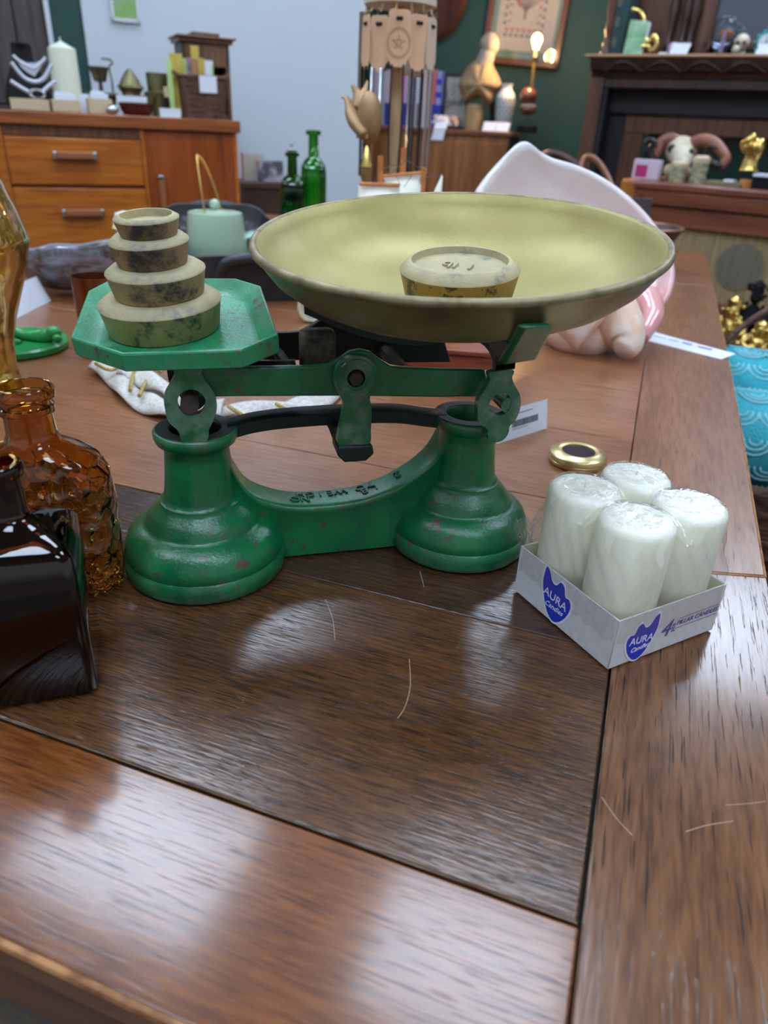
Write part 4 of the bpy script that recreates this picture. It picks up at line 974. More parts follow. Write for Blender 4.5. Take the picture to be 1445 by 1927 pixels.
def chain_card(label, px, py, d, face, w_, m_c, m_ch, length, kind, emb=False, twist=0.0):
    """leather card on a hook with a chain or cord loop hanging from it; (px,py) top centre"""
    th = radians(px); u_ = Vector((pb.x, pb.y, 0)).normalized(); r_v = Vector((u_.y, -u_.x, 0)); o_ = r_v * sin(th) - u_ * cos(th)
    p = Vector((pb.x, pb.y, TT + H2 - .012 - py)) + o_ * d; t = thing('chain_on_card', label, 'necklace', p, math.atan2(o_.y, o_.x) + pi / 2 + radians(face), 'leather cards of chains on the stand')
    h = .088; a = w_ / 2
    q = [(-a * .62, 0), (a * .62, 0), (a * .78, -.004), (a * .86, -h * .3), (a, -h * .72), (a * .95, -h * .80), (a * .70, -h * .86), (a * .52, -h * .98), (a * .45, -h), (-a * .45, -h), (-a * .52, -h * .98), (-a * .70, -h * .86), (-a * .95, -h * .80), (-a, -h * .72), (-a * .86, -h * .3), (-a * .78, -.004)]
    MB().prism([(x, z) for x, z in q], -.0008, .0008, XZ).build('leather_card', m_c, t, bev=.0006)
    MB().tube([(-.006, -.0012, -.013), (.006, -.0012, -.013)], .003, 8).build('card_slot', m_gap, t)
    if emb:
        e = MB()
        for r in (.0215, .019): e.tube([(r * cos(k * pi / 20), -.0012, -.050 + r * 1.1 * sin(k * pi / 20)) for k in range(40)], .0004, 4, closed=True)
        for k in range(5): e.tube([(.012 * cos(2 * pi * (k * 2) / 5 + .3), -.0012, -.050 + .012 * sin(2 * pi * (k * 2) / 5 + .3)), (.012 * cos(2 * pi * (k * 2 + 2) / 5 + .3), -.0012, -.050 + .012 * sin(2 * pi * (k * 2 + 2) / 5 + .3))], .0004, 4)
        e.build('embossed_emblem', m_emb, t)
    mb = MB(); off = a * .42
    sides = (-off, off) if kind != 'mesh' else (0,)
    for sx in sides:
        z0 = -h + .004; 
        if kind == 'braid':
            n = int(length / .0052); 
            for k in range(n):
                z = z0 - k * .0052
                mb.tube([(sx - .0040, -.002, z + .0026), (sx, -.003, z - .0018), (sx + .0040, -.002, z + .0026)], .0019, 5)
        elif kind == 'mesh':
            mb.tube(smoothpath([(sx, -.002, z0 + .09), (sx - .002, -.003, z0 - length * .3), (sx + .004, -.003, z0 - length * .7), (sx + .003, -.002, z0 - length)], 8), .0085, 8, flat=.4)
        else:
            mb.tube(smoothpath([(sx, -.002, z0), (sx * 1.1, -.002, z0 - length * .5), (sx * .7, -.002, z0 - length)], 6), .0019, 6)
    if kind == 'cord' : mb.tube([(sides[0] * .7, -.002, z0 - length), (0, -.002, z0 - length - .006), (sides[1] * .7, -.002, z0 - length)], .0019, 6)
    mb.build('chain', m_ch, t)
    return t
mk = [('pale leather card seen edge-on with a dull mesh chain, far left of the stand', -95, 0.004, 0.066, 0, .040, m_leath2, m_mesh, .12, 'mesh'),
      ('narrow tan leather card with a black cord, left of the stand', -66, 0.006, 0.067, 0, .044, m_leath, m_gun, .19, 'braid'),
      ('pinkish tan leather card with silver braided chain, left of the middle card', -36, 0.008, 0.062, 8, .046, m_leath, m_silver, .10, 'braid'),
      ('tan leather card with round embossed emblem, front and middle of the stand', 0, 0, 0.069, 0, .050, m_leath, m_lcord, .20, 'cord', True),
      ('plain tan leather card with black cords, right of the embossed card', 34, 0.004, 0.064, -6, .050, m_leath, m_lcord, .24, 'cord'),
      ('pale leather card with silver braided chain, right side of the stand', 64, 0.006, 0.068, 0, .046, m_leath2, m_silver, .18, 'braid'),
      ('pale narrow leather card with brown cord, far right of the stand', 92, 0.01, 0.067, 0, .044, m_leath2, m_bcord, .22, 'cord')]
for q in mk: chain_card(*q)
chain_card('silver braided chain hanging behind the pole, its card facing away', 165, 0.006, 0.062, 0, .046, m_leath2, m_silver, .175, 'braid')
chain_card('dark braided chain hanging at the back right of the stand', 140, 0.008, 0.064, 0, .046, m_leath2, m_gun, .22, 'braid')
# ---- brass ornaments left of the stand
m_obr = mat('aged_brass', (166, 134, 94), .5, .5, col2=(128, 98, 64), nscale=14, b=(60, .2, .003))
bp = stand_at(692, 300, 1.33); bd = thing('brass_bird', 'aged brass bird-shaped vessel with three-pronged crest, left of the chain stand', 'brass ornament', bp)
B2 = Matrix.Translation(-bp)
def bw_(x, y, d=1.33): return B2 @ dep(x, y, d)
mb = MB(); c = bw_(695, 222); mb.ell(tuple(c), (.024, .022, .044), 24, 16); mb.build('round_body', m_obr, bd, ang=180)
mb = MB(); mb.tube(smoothpath([bw_(688, 255), bw_(668, 228), bw_(659, 200), bw_(652, 186), bw_(642, 182)], 5), [.016, .017, .018, .019, .020, .020, .019, .018, .016, .014, .012, .011, .010, .009, .008, .007, .006, .005, .004, .003, .0015], 12, flat=.6)
mb.tube(smoothpath([bw_(672, 205), bw_(674, 180), bw_(668, 168), bw_(662, 160)], 4), [.012, .012, .012, .011, .010, .009, .008, .007, .006, .005, .004, .003, .002], 10, flat=.6)
mb.tube(smoothpath([bw_(678, 200), bw_(682, 180), bw_(688, 165), bw_(691, 152)], 4), [.014, .013, .012, .011, .010, .009, .008, .006, .005, .004, .003, .0025, .002], 10, flat=.6)
mb.build('crest', m_obr, bd, ang=180)
MB().tube([bw_(689, 253), bw_(689, 262)], .004, 8).build('ring_link', m_obr, bd)
cz = bw_(689, 262).z; MB().tube([(bw_(692, 262).x, bw_(692, 262).y + .02, 0), (bw_(692, 262).x, bw_(692, 262).y + .02, cz)], .0025, 8).build('support_rod', m_obr, bd)
MB().lathe([(0, 0), (.035, 0), (.036, .004), (.008, .008), (0, .008)], 32, Matrix.Translation((bw_(692, 262).x, bw_(692, 262).y + .02, 0))).build('base', m_obr, bd)
cp_ = stand_at(689, 320, 1.30); zt = dep(689, 272, 1.30).z - TT; z1 = dep(689, 314, 1.30).z - TT; z2 = dep(689, 333, 1.30).z - TT
cnn = thing('brass_finial', 'shiny pale brass cone finial on a turned stem, under the brass bird', 'brass ornament', cp_)
MB().lathe([(0, 0), (.022, 0), (.022, .006), (.006, .012), (.006, z2 - .01), (.0105, z2), (.0110, z1 - .002), (.0095, z1)], 28).build('stem', m_obr, cnn)
MB().lathe([(.0120, z1), (.0120, z1 + .002), (.003, zt - .004), (0, zt)], 28).build('cone', m_gold, cnn)

# ================================================================== sideboard and what stands on it
m_sb = wood('sideboard_oak', (140, 68, 16), (178, 96, 26), (204, 120, 40), 'X', fine=120, big=5, rough=.35, pore=.25, bmp=.1)
m_sbd = wood('sideboard_door_veneer', (116, 50, 18), (146, 68, 24), (164, 82, 32), 'Z', fine=100, big=4, rough=.35, pore=.2, bmp=.1)
m_sbt = wood('sideboard_top', (116, 58, 24), (146, 80, 38), (168, 98, 52), 'X', fine=120, rough=.3, pore=.2)
m_sbv = mat('walnut_burr_strip', (122, 76, 46), .4, col2=(86, 50, 30), nscale=6, scale=(8, 1, 1), lo=.35, hi=.6)
m_chrome = mat('chrome_cap', (190, 192, 196), .2, 1.0); m_hdl = mat('handle_wood', (150, 92, 54), .4)
SN = 2.75; sF = onn(300, 217, SN); SBT = 1.045; r0 = onn(448, 300, SN).dot(A44)
sbo = PB(r0, SN); sb = thing('sideboard', 'honey-brown wooden sideboard with drawers and door against the white wall', 'sideboard', sbo, radians(44.4))
def sx(px, py=300): return onn(px, py, SN).dot(A44) - r0
def szz(px, py): return onn(px, py, SN).z
W0 = sx(0, 300) - 1.15; zt_ = SBT - .038
MB().bx(W0 - .01, .012, -.012, .43, zt_, SBT).build('top', m_sbt, sb, bev=.004)
MB().bx(W0, 0, .018, .42, .10, zt_).build('carcass', m_sb, sb, bev=.003)
xa, xb, xc, xd = sx(12, 300) , sx(268, 300), sx(275, 300), sx(441, 300)
MB().bx(xd, 0, 0, .018, .10, zt_).build('stile', m_sb, sb, bev=.002)
MB().bx(xb, xc, -.004, .018, .10, zt_).build('stile', m_sb, sb, bev=.002)
MB().bx(xa - .05, xa, -.004, .018, .10, zt_).build('stile', m_sb, sb, bev=.002)
MB().bx(xc, xd, .004, .018, .12, zt_ - .005).build('door', m_sbd, sb, bev=.002)
dh = sb.children[-1]; hx = sx(306, 370); hz0, hz1 = szz(306, 338), szz(306, 338) - .20
MB().bx(hx - .009, hx + .009, -.018, -.004, hz1, hz0).build('door_handle', m_hdl, dh, bev=.003)
MB().bx(hx - .010, hx + .010, -.019, .004, hz0, hz0 + .014).build('handle_cap', m_chrome, dh, bev=.002)
MB().bx(xa, xb, .002, .018, szz(140, 258), zt_ - .002).build('veneer_strip', m_sbv, sb)
zz = [szz(140, 258), szz(150, 352), szz(150, 352) - .215, szz(150, 352) - .43]; zz.append(.12)
for k in range(4):
    d_ = MB().bx(xa + .002, xb - .002, -.006, .018, zz[k + 1] + .006, zz[k] - .003).build('drawer', m_sb, sb, bev=.004)
    zc = szz(140, 292) if k == 0 else (szz(157, 399) if k == 1 else (zz[k] + zz[k + 1]) / 2)
    xh = (sx(99, 292) + sx(181, 292)) / 2; hw_ = (sx(181, 292) - sx(99, 292)) / 2
    MB().bx(xh - hw_ + .009, xh + hw_ - .009, -.034, -.012, zc - .011, zc + .011).build('drawer_handle', m_hdl, d_, bev=.004)
    MB().bx(xh - hw_, xh - hw_ + .012, -.034, -.004, zc - .0115, zc + .0115).bx(xh + hw_ - .012, xh + hw_, -.034, -.004, zc - .0115, zc + .0115).build('handle_cap', m_chrome, d_, bev=.003)
MB().bx(W0 + .01, xa - .052, .004, .018, .12, zt_ - .005).build('door', m_sbd, sb, bev=.002)
for x in (W0 + .05, -.05):
    for y in (.05, .38): MB().bx(x - .03, x + .03, y - .03, y + .03, 0, .10).build('foot', m_sb, sb)
def onsb(px, off): p = onn(px, 212, SN + off); return Vector((p.x, p.y, SBT))
def sbh(px, py, off): return onn(px, py, SN + off).z - SBT
mpx = lambda off: (SN + off) * 1.09 / F_PX                 # metres per pixel there
A_ = radians(44.4)
# necklace bust
m_vel = mat('black_velvet', (10, 10, 12), .9); m_pearlb = mat('silver_beads', (196, 200, 212), .35, .5, b=(500, .6, .001))
nb = thing('necklace_bust', 'black velvet necklace display bust at the left of the sideboard', 'display bust', onsb(60, .235), A_)
hB = sbh(58, 80, .18); k_ = hB / .30
mb = MB(); vs = []; fs = []; 
def bust(u, v):
    z = v * hB; R = [.105, .120, .122, .118, .112, .104, .094, .080, .066, .056, .054, .054, .050]; k = v * (len(R) - 1); i = min(int(k), len(R) - 2); r = (R[i] * (1 - (k - i)) + R[i + 1] * (k - i)) * k_ * .92
    a = 2 * pi * u; return (r * cos(a), r * .30 * sin(a) + .02 - .05 * (1 - v), z)
mb.grid(bust, 40, 30, cu=True); mb.build('bust_form', m_vel, nb, ang=180)
MB().lathe([(.046 * k_, hB), (0, hB + .003)], 24, None, 1, .3).build('bust_top', m_vel, nb)
def necklace(label, pts, r, off, ring=None, bib=None):
    W = [onn(x, y, SN + off) for x, y in pts]; o = W[0]; t = thing('bead_necklace', label, 'necklace', o, 0, 'silver necklaces on the black bust')
    P_ = smoothpath([p - o for p in W], 6); MB().tube(P_, r, 8).build('bead_strand', m_pearlb, t, ang=180)
    if bib:
        B_ = [onn(x, y, SN + off - .002) - o for x, y in bib]; n = len(B_); vs = B_ + [p + N44 * .004 for p in B_]
        MB().add(vs, [tuple(range(n)), tuple(range(n, 2 * n))[::-1]] + [(i, (i + 1) % n, n + (i + 1) % n, n + i) for i in range(n)]).build('bib', m_pearlb, t)
    if ring:
        c = onn(*ring, SN + off - .004) - o; R_ = .022
        MB().tube([c + A44 * (R_ * cos(k * pi / 12)) + Vector((0, 0, R_ * .55 * sin(k * pi / 12))) for k in range(24)], .0035, 8, closed=True).build('silver_ring', m_chrome, t)
necklace('silver bead bib necklace, uppermost on the black bust', [(24, 104), (40, 118), (64, 128), (78, 118), (86, 108)], .0050, .11, None, [(30, 108), (50, 118), (68, 118), (84, 110), (76, 128), (65, 144), (50, 135), (38, 124)])
necklace('thick silver bead necklace, middle of the black bust', [(21, 117), (32, 132), (48, 148), (68, 154), (84, 146), (97, 122)], .0062, .09)
necklace('silver bead necklace with a ring clasp, lowest on the black bust', [(19, 152), (38, 164), (54, 173), (60, 176)], .0058, .06, (70, 177))
W = [onn(x, y, SN + .06) for x, y in [(80, 173), (92, 162), (105, 153)]]
MB().tube(smoothpath([p - bpy.data.objects['bead_necklace.002'].location for p in W], 5), .0058, 8).build('bead_strand', m_pearlb, bpy.data.objects['bead_necklace.002'], ang=180)
# large candle
m_bigwax = mat('big_candle_wax', (222, 226, 204), .55, sss=.2)
bc = thing('pillar_candle', 'tall cream pillar candle with pointed top beside the necklace bust', 'candle', onsb(133, .22), A_)
hC = sbh(125, 92, .22); MB().lathe([(0, 0), (.044, 0), (.0445, hC * .5), (.043, hC), (.0, hC + .022)], 40).build('wax_body', m_bigwax, bc, ang=30)
MB().tube([(0, 0, hC + .018), (0, 0, hC + .032)], .0015, 6).build('wick', m_wick, bc)
# cream trays
m_cream = mat('cream_paper_box', (196, 180, 146), .7)
for px0, px1, py, off, lb in ((22, 96, 186, .05, 'long cream trinket tray under the necklace bust'), (100, 153, 188, .03, 'cream trinket tray in front of the tall candle'), (168, 214, 186, .03, 'cream card box holding white cards, right of the tall candle')):
    a = onsb(px0, off); b_ = onsb(px1, off); L_ = (b_ - a).length; h = sbh((px0 + px1) / 2, py, off); t = thing('cream_tray', lb, 'tray', a, A_, 'cream trays on the sideboard')
    MB().bx(0, L_, 0, .10, 0, .004).bx(0, L_, 0, .003, 0, h).bx(0, L_, .097, .10, 0, h).bx(0, .003, 0, .10, 0, h).bx(L_ - .003, L_, 0, .10, 0, h).build('tray_box', m_cream, t, bev=.001)
    if px0 == 22:
        c = MB(); rr_ = random.Random(4)
        for _ in range(22): c.ell((rr_.uniform(.01, L_ - .01), rr_.uniform(.02, .08), h * .7), .008, 8, 6)
        c.build('trinkets', m_pearlb, t)
    else: MB().bx(.01, L_ - .01, .015, .02, .005, h + .015).bx(.015, L_ - .02, .03, .034, .005, h + .022).build('cards_inside', m_paper, t, bev=.001)
a = onsb(153, .10); t = thing('white_card', 'small white card standing between the two right-hand cream trays', 'card', a, A_); MB().bx(0, .03, 0, .001, 0, .055).build('card_sheet', m_paper, t)
# brass lamp thing: dark bucket on brass dish with hook stand
m_dbr = mat('dark_bronze', (92, 80, 66), .4, .8, col2=(130, 118, 84), nscale=20); m_grbr = mat('greenish_brass', (128, 122, 84), .45, .7, col2=(92, 86, 58), nscale=24)
off = .22; o = onsb(196, off); t = thing('brass_oil_lamp', 'small bronze cup lamp on a dish with a hooked rod, left on the sideboard', 'lamp', o, A_)
z1 = sbh(190, 178, off); z2 = sbh(192, 155, off); z3 = sbh(192, 126, off)
MB().lathe([(0, 0), (.04, 0), (.042, z1 * .6), (.058, z1), (.050, z1 + .006), (.008, z1 + .008), (.006, z2), (.020, z2 + .002), (.032, z3), (.028, z3), (0, z3 - .01)], 32).build('lamp_cup', m_dbr, t, ang=40)
MB().tube(smoothpath([(.035, 0, 0), (.038, 0, z2), (.034, 0, z3 + .0), (.046, 0, z3 + .012), (.040, 0, z3 + .022), (.012, 0, z3 + .024)], 5), .003, 8).build('hooked_rod', m_dbr, t)
# brass pagoda finial
off = .2; o = onsb(251, off); z1 = sbh(250, 165, off); z3 = sbh(250, 129, off); t = thing('brass_pagoda', 'pointed greenish brass bell-shaped ornament on the sideboard', 'brass ornament', o, A_)
MB().lathe([(0, 0), (.035, 0), (.030, z1 * .8), (.044, z1), (.040, z1 + .008)], 8).build('drum', m_grbr, t, ang=30)
MB().lathe([(.036, z1 + .006), (.030, z1 + (z3 - z1) * .4), (.012, z1 + (z3 - z1) * .85), (0, z3)], 24).build('dome', m_grbr, t)
off = .2; o = onsb(301, off); z3 = sbh(300, 138, off); t = thing('brass_tankard', 'squat dark brass lidded pot beside the wicker basket', 'pot', o, A_)
MB().lathe([(0, 0), (.045, 0), (.040, .03), (.048, z3 * .55), (.034, z3 * .6), (.036, z3), (.030, z3), (0, z3 - .01)], 28).build('pot_body', m_grbr, t, ang=40)
MB().tube(smoothpath([(.036, 0, z3 * .9), (.062, 0, z3 * .85), (.060, 0, z3 * .45), (.046, 0, z3 * .4)], 5), .005, 8).build('handle', m_grbr, t)
off = .12; o = onsb(283, off); t = thing('brass_cup', 'small greenish brass cup between the pointed ornament and the pot', 'cup', o, A_)
MB().lathe([(0, 0), (.02, 0), (.012, .02), (.026, .06), (.024, .06), (0, .03)], 24).build('cup_body', m_grbr, t)
# dark red bowl with card
o = onsb(258, .05); t = thing('red_wooden_bowl', 'shallow dark red wooden bowl at the front of the sideboard', 'bowl', o, A_)
MB().lathe([(0, 0), (.036, 0), (.050, .014), (.056, .036), (.053, .036), (.045, .016), (0, .006)], 40).build('bowl_wall', mat('dark_red_lacquer', (88, 34, 30), .3), t)
a = onsb(226, .02) + Vector((0, 0, .036)); o = thing('white_card', 'white card resting on the dark red bowl', 'card', onsb(250, .05) + Vector((0, 0, .0375)), A_)
MB().bx(-.05, .045, -.03, .03, 0, .0012).build('card_sheet', m_paper, o); MB().bx(-.05, .045, -.03, -.029, 0, .018).build('card_front', m_paper, o)
a = onsb(302, .0); t = thing('white_card', 'white card standing at the sideboard edge left of the basket', 'card', a, A_); MB().bx(0, .066, 0, .0012, 0, .026).bx(0, .066, .015, .0162, 0, .026).build('card_sheet', m_paper, t)
a = onsb(212, .02); t = thing('glass_trinket', 'small clear glass trinket at the sideboard edge left of the red bowl', 'trinket', a, A_); MB().ell((0, 0, .014), (.020, .015, .014)).build('glass_lump', m_chrome, t)
o = onsb(317, .10); t = thing('small_bottle', 'tiny dark bottle with cork top left of the wicker basket', 'bottle', o, A_)
MB().lathe([(0, 0), (.012, 0), (.012, .05), (.007, .06), (0, .06)], 20).build('bottle_body', m_vel, t); MB().lathe([(0, .06), (.009, .06), (.010, .09), (0, .091)], 20).build('cork', m_cream, t)
# small wooden cabinet
off = .20; a = onsb(352, off); b_ = onsb(437, off); L_ = (b_ - a).length; h = sbh(395, 82, off); t = thing('small_cabinet', 'small brown wooden cabinet with cornice on the right end of the sideboard', 'cabinet', a, A_)
m_cab = wood('small_cabinet_wood', (74, 48, 34), (106, 74, 52), (128, 92, 64), 'Z', fine=120, rough=.4, pore=.2)
MB().bx(0, L_, .14, .15, 0, h).bx(0, .012, 0, .15, 0, h).bx(L_ - .014, L_, 0, .15, 0, h).bx(0, L_, 0, .15, h * .70, h).bx(0, L_, 0, .15, 0, .012).build('case', m_cab, t, bev=.002)
MB().bx(-.012, L_ + .012, -.012, .15, h, h + .012).bx(-.020, L_ + .022, -.022, .15, h + .012, h + .020).bx(L_ * .2, L_ * .78, -.02, .13, h + .020, h + .030).build('cornice', m_cab, t, bev=.003)
t2 = thing('folded_paper', 'pale folded paper lying on top of the small cabinet', 'paper', a + A44 * (L_ * .80) + Vector((0, 0, h + .0205)) + N44 * .03, A_)
MB().bx(-.02, .05, -.03, .03, 0, .004).build('sheet', m_paper, t2)
# wicker basket with leaflets
m_wick2 = mat('brown_wicker', (74, 46, 36), .6, col2=(112, 76, 58), nscale=50, scale=(1, 1, 3), lo=.4, hi=.6, b=(90, .9, .006))
off = .05; o = onsb(381, off + .06); wB = (onsb(424, off) - onsb(342, off)).length; hW = sbh(380, 145, off)
wk = thing('wicker_basket', 'dark brown wicker basket filled with leaflets on the sideboard', 'basket', o, A_)
mb = MB(); nl = 13
for j in range(nl):
    z = (j + .5) / nl * hW; s_ = .90 + .10 * z / hW; q = rrect(wB / 2 * s_, .062 * s_, .02, 4); P_ = [(x + .0, y + .0016 * (1 if (i + j) % 2 else -1), z) for i, (x, y) in enumerate(q)]
    mb.tube(P_, hW / nl * .55, 6, closed=True)
mb.bx(-wB / 2 * .88, wB / 2 * .88, -.055, .055, 0, .004); mb.build('woven_wall', m_wick2, wk, ang=60)
MB().tube([(x, y, hW) for x, y in rrect(wB / 2 * 1.02, .064, .02, 5)], .006, 8, closed=True).build('rim', m_wick2, wk)
for s_ in (-1, 1): MB().tube(smoothpath([(s_ * wB / 2, -.03, hW), (s_ * (wB / 2 + .018), -.02, hW + .010), (s_ * (wB / 2 + .018), .02, hW + .010), (s_ * wB / 2, .03, hW)], 4), .006, 8).build('handle', m_wick2, wk)
MB().bx(-.018, .040, -.0705, -.069, hW - .045, hW + .004).build('pocket_card', m_paper, wk)
m_ye = mat('yellow_card', (206, 182, 84), .6, col2=(188, 166, 70), nscale=20); m_lg = mat('light_green_card', (184, 214, 134), .6); m_pk = mat('patterned_leaflet', (176, 120, 160), .6, col2=(90, 120, 90), nscale=60); m_tb = mat('tan_card', (170, 122, 86), .6)
for k, (px0, px1, pyt, m_, yo, lb) in enumerate([(312, 322, 111, m_lg, -.02, 'pale green narrow leaflet, leftmost in the basket'), (318, 342, 99, m_ye, 0, 'wide yellow leaflet, second from left in the basket'), (341, 350, 110, m_lg, .012, 'pale green leaflet behind the wide yellow one'),
        (350, 358, 108, m_pk, -.006, 'pink and green patterned leaflet in the basket'), (358, 373, 85, m_ye, .03, 'tallest yellow leaflet in the basket'), (359, 372, 110, m_tb, -.025, 'tan card with rounded top in front of the tallest yellow leaflet'),
        (373, 384, 109, m_ye, .0, 'narrow yellow leaflet right of the tan card'), (383, 400, 113, m_paper, .005, 'white and green leaflet, rightmost in the basket')]):
    p0 = onn(px0, pyt, SN + off + .06 + yo); p1 = onn(px1, pyt, SN + off + .06 + yo); t = thing('leaflet', lb, 'leaflet', (p0.x, p0.y, SBT + .006), A_, 'leaflets in the wicker basket')
    MB().bx(0, (p1 - p0).length, 0, .002, 0, p0.z - SBT - .006).build('card_sheet', m_, t, bev=.0005)
    if px0 == 383: MB().bx((p1 - p0).length - .008, (p1 - p0).length, -.001, .001, .02, p0.z - SBT - .02).build('green_stripe', m_lg, t)
# picture on the white wall
def flat_pic(name, label, c_px, size, dn, m_fr, m_art, fw=.012, mat_m=None, mw=0):
    pass
pA_ = onn(209, 20, DW - .012); wP = (onn(262, 24, DW - .012) - pA_).dot(A44); zb = onn(235, 42, DW).z
pic = thing('framed_picture', 'small green leafy picture in a white frame on the white wall', 'picture', Vector((pA_.x, pA_.y, zb)), A_)
m_leaf = mat('green_leafy_print', (120, 168, 74), .6, col2=(160, 176, 150), nscale=7, lo=.35, hi=.7)
MB().bx(0, wP, 0, .012, 0, .012).bx(0, wP, 0, .012, .19, .20).bx(0, .010, 0, .012, 0, .20).bx(wP - .010, wP, 0, .012, 0, .20).build('frame', m_trimw, pic)
MB().bx(.008, wP - .008, .004, .011, .008, .195).build('print', m_leaf, pic)
# small side table with photo and card in the gap behind the bottles
o = stand_at(497, 345, 2.9, 0); ztop = dep(497, 346, 2.75).z
m_dkw = mat('dark_brown_wood', (76, 52, 42), .4, col2=(58, 38, 32), nscale=10)
stt = thing('side_table', 'small dark brown side table by the white wall behind the green bottles', 'side table', o, A_)
MB().bx(-.13, .14, -.12, .12, ztop - .02, ztop).build('top', m_dkw, stt, bev=.002); MB().bx(-.12, .13, -.11, .11, ztop - .16, ztop - .02).build('drawer_box', m_dkw, stt)
for a in (-.11, .12):
    for b_ in (-.10, .10): MB().bx(a - .012, a + .012, b_ - .012, b_ + .012, 0, ztop - .16).build('leg', m_dkw, stt)
t = thing('greeting_card', 'red-edged greeting card standing on the side table', 'card', o + Vector((0, 0, ztop)) - A44 * .06, A_); MB().bx(-.03, -.024, -.002, .002, 0, .10).build('red_spine', mat('red_card', (176, 70, 84), .5), t); MB().bx(-.024, .06, -.002, .002, 0, .095).build('card_sheet', mat('beige_card', (188, 178, 166), .6, col2=(196, 120, 110), nscale=18, lo=.55, hi=.6), t)
t = thing('photo_block', 'small block printed with a dark group photo on the side table', 'photo', o + Vector((0, 0, ztop)) - N44 * .03, A_); MB().bx(-.03, .07, -.01, .01, 0, .075).build('photo_face', mat('group_photo', (78, 82, 92), .5, col2=(176, 170, 176), nscale=26, lo=.45, hi=.6), t)

# ================================================================== cabinet by the green wall
CT = 1.052; aC = radians(4); CD = Vector((cos(aC), sin(aC), 0)); CN = Vector((-CD.y, CD.x, 0))
cFR = dep(960, 240, 3.45); cFR.z = 0; cdn = cFR.dot(CN)
def onc(px, off=0, z=CT): p = onp(px, 235, CN * (cdn + off), CN); return Vector((p.x, p.y, z))
def ch_(px, py, off, z0=CT): return onp(px, py, CN * (cdn + off), CN).z - z0
c0 = onc(652); WC = (onc(960) - c0).length
m_cb = wood('cabinet_walnut', (104, 62, 32), (134, 84, 44), (156, 104, 58), 'Z', fine=100, rough=.4, pore=.2); m_cbt = wood('cabinet_top', (96, 54, 34), (122, 72, 48), (140, 86, 58), 'X', fine=100, rough=.35, pore=.2); m_cbs = mat('dark_cabinet_side', (44, 40, 34), .5)
cbn = thing('cabinet', 'brown wooden cabinet by the green wall holding books and a driftwood figure', 'cabinet', (c0.x, c0.y, 0), aC)
MB().bx(0, WC, 0, .42, .08, CT - .022).build('carcass', m_cb, cbn, bev=.003); MB().bx(-.01, WC + .012, -.012, .43, CT - .022, CT).build('top', m_cbt, cbn, bev=.004)
for k in range(2): d_ = MB().bx(.01 + k * WC / 2, WC / 2 - .006 + k * WC / 2, -.014, 0, .10, CT - .05).build('door', m_cb, cbn, bev=.003); MB().ell(((WC / 2 - .04) if k == 0 else WC / 2 + .04, -.022, .6), .01).build('knob', m_brass, d_)
MB().bx(WC, WC + .004, .0, .42, .08, CT - .022).build('side_panel', m_cbs, cbn)
for x in (.05, WC - .05):
    for y in (.05, .37): MB().bx(x - .02, x + .02, y - .02, y + .02, 0, .08).build('foot', m_cb, cbn)
# card hung on the cabinet front
p = onp(824, 243, CN * (cdn - .022), CN); t = thing('white_card', 'white price card hanging on the front edge of the walnut cabinet', 'card', p, aC); MB().add([(-.020, 0, 0), (.038, 0, 0), (.028, 0, -.048), (-.032, 0, -.048), (-.020, .001, 0), (.038, .001, 0), (.028, .001, -.048), (-.032, .001, -.048)], [(0, 1, 2, 3), (7, 6, 5, 4), (0, 4, 5, 1), (1, 5, 6, 2), (2, 6, 7, 3), (3, 7, 4, 0)]).build('card_sheet', m_paper, t)
# books
bk = [(701, 712, 132, (196, 190, 206), None), (712, 722, 134, (186, 196, 214), None), (722, 733, 131, (206, 186, 204), (52, 60, 150)), (733, 742, 133, (190, 200, 222), (52, 60, 150)), (752, 760, 128, (214, 120, 190), (52, 50, 150)), (760, 772, 131, (196, 202, 226), (34, 40, 150)), (772, 781, 132, (206, 190, 204), (190, 196, 204)), (781, 792, 131, (190, 196, 212), (120, 116, 120)), (792, 805, 130, (208, 186, 182), (196, 190, 190)), (805, 815, 130, (226, 98, 76), (60, 66, 170)), (816, 826, 133, (150, 150, 206), (52, 60, 160))]
for k, (x0, x1, yt, c, c2) in enumerate(bk):
    p = onc(x0, .14); w_ = (onc(x1, .14) - p).length; h = ch_((x0 + x1) / 2, yt, .14)
    desc = ['greyish lilac thin book, far left of the row', 'pale blue book, second of the row', 'pinkish book with blue foot', 'pale blue book with blue foot, left of the pole', 'bright pink book just right of the pole', 'pale book with deep blue lower half', 'pale rose book in the row middle', 'grey-blue book with dark foot', 'beige-pink book next to the red one', 'orange-red topped book with blue foot', 'blue and lilac banded book at the right end'][k]
    t = thing('book', desc + ' on the walnut cabinet', 'book', p, aC, 'row of books on the walnut cabinet')
    MB().bx(.0005, w_ - .0005, 0, .16, 0, h).build('cover', mat('book_cover_%d' % k, c, .5), t, bev=.001)
    if c2: MB().bx(0.0002, w_ - .0002, -.0006, .06, .003, h * (.42 if k != 6 else .2)).build('spine_band', mat('book_band_%d' % k, c2, .5), t)
    if k == 10:
        for q in range(4): MB().bx(0, w_, -.0009, 0, h * (.1 + .22 * q), h * (.2 + .22 * q)).build('blue_stripe', mat('stripe%d' % q, (44, 56, 176), .5), t)
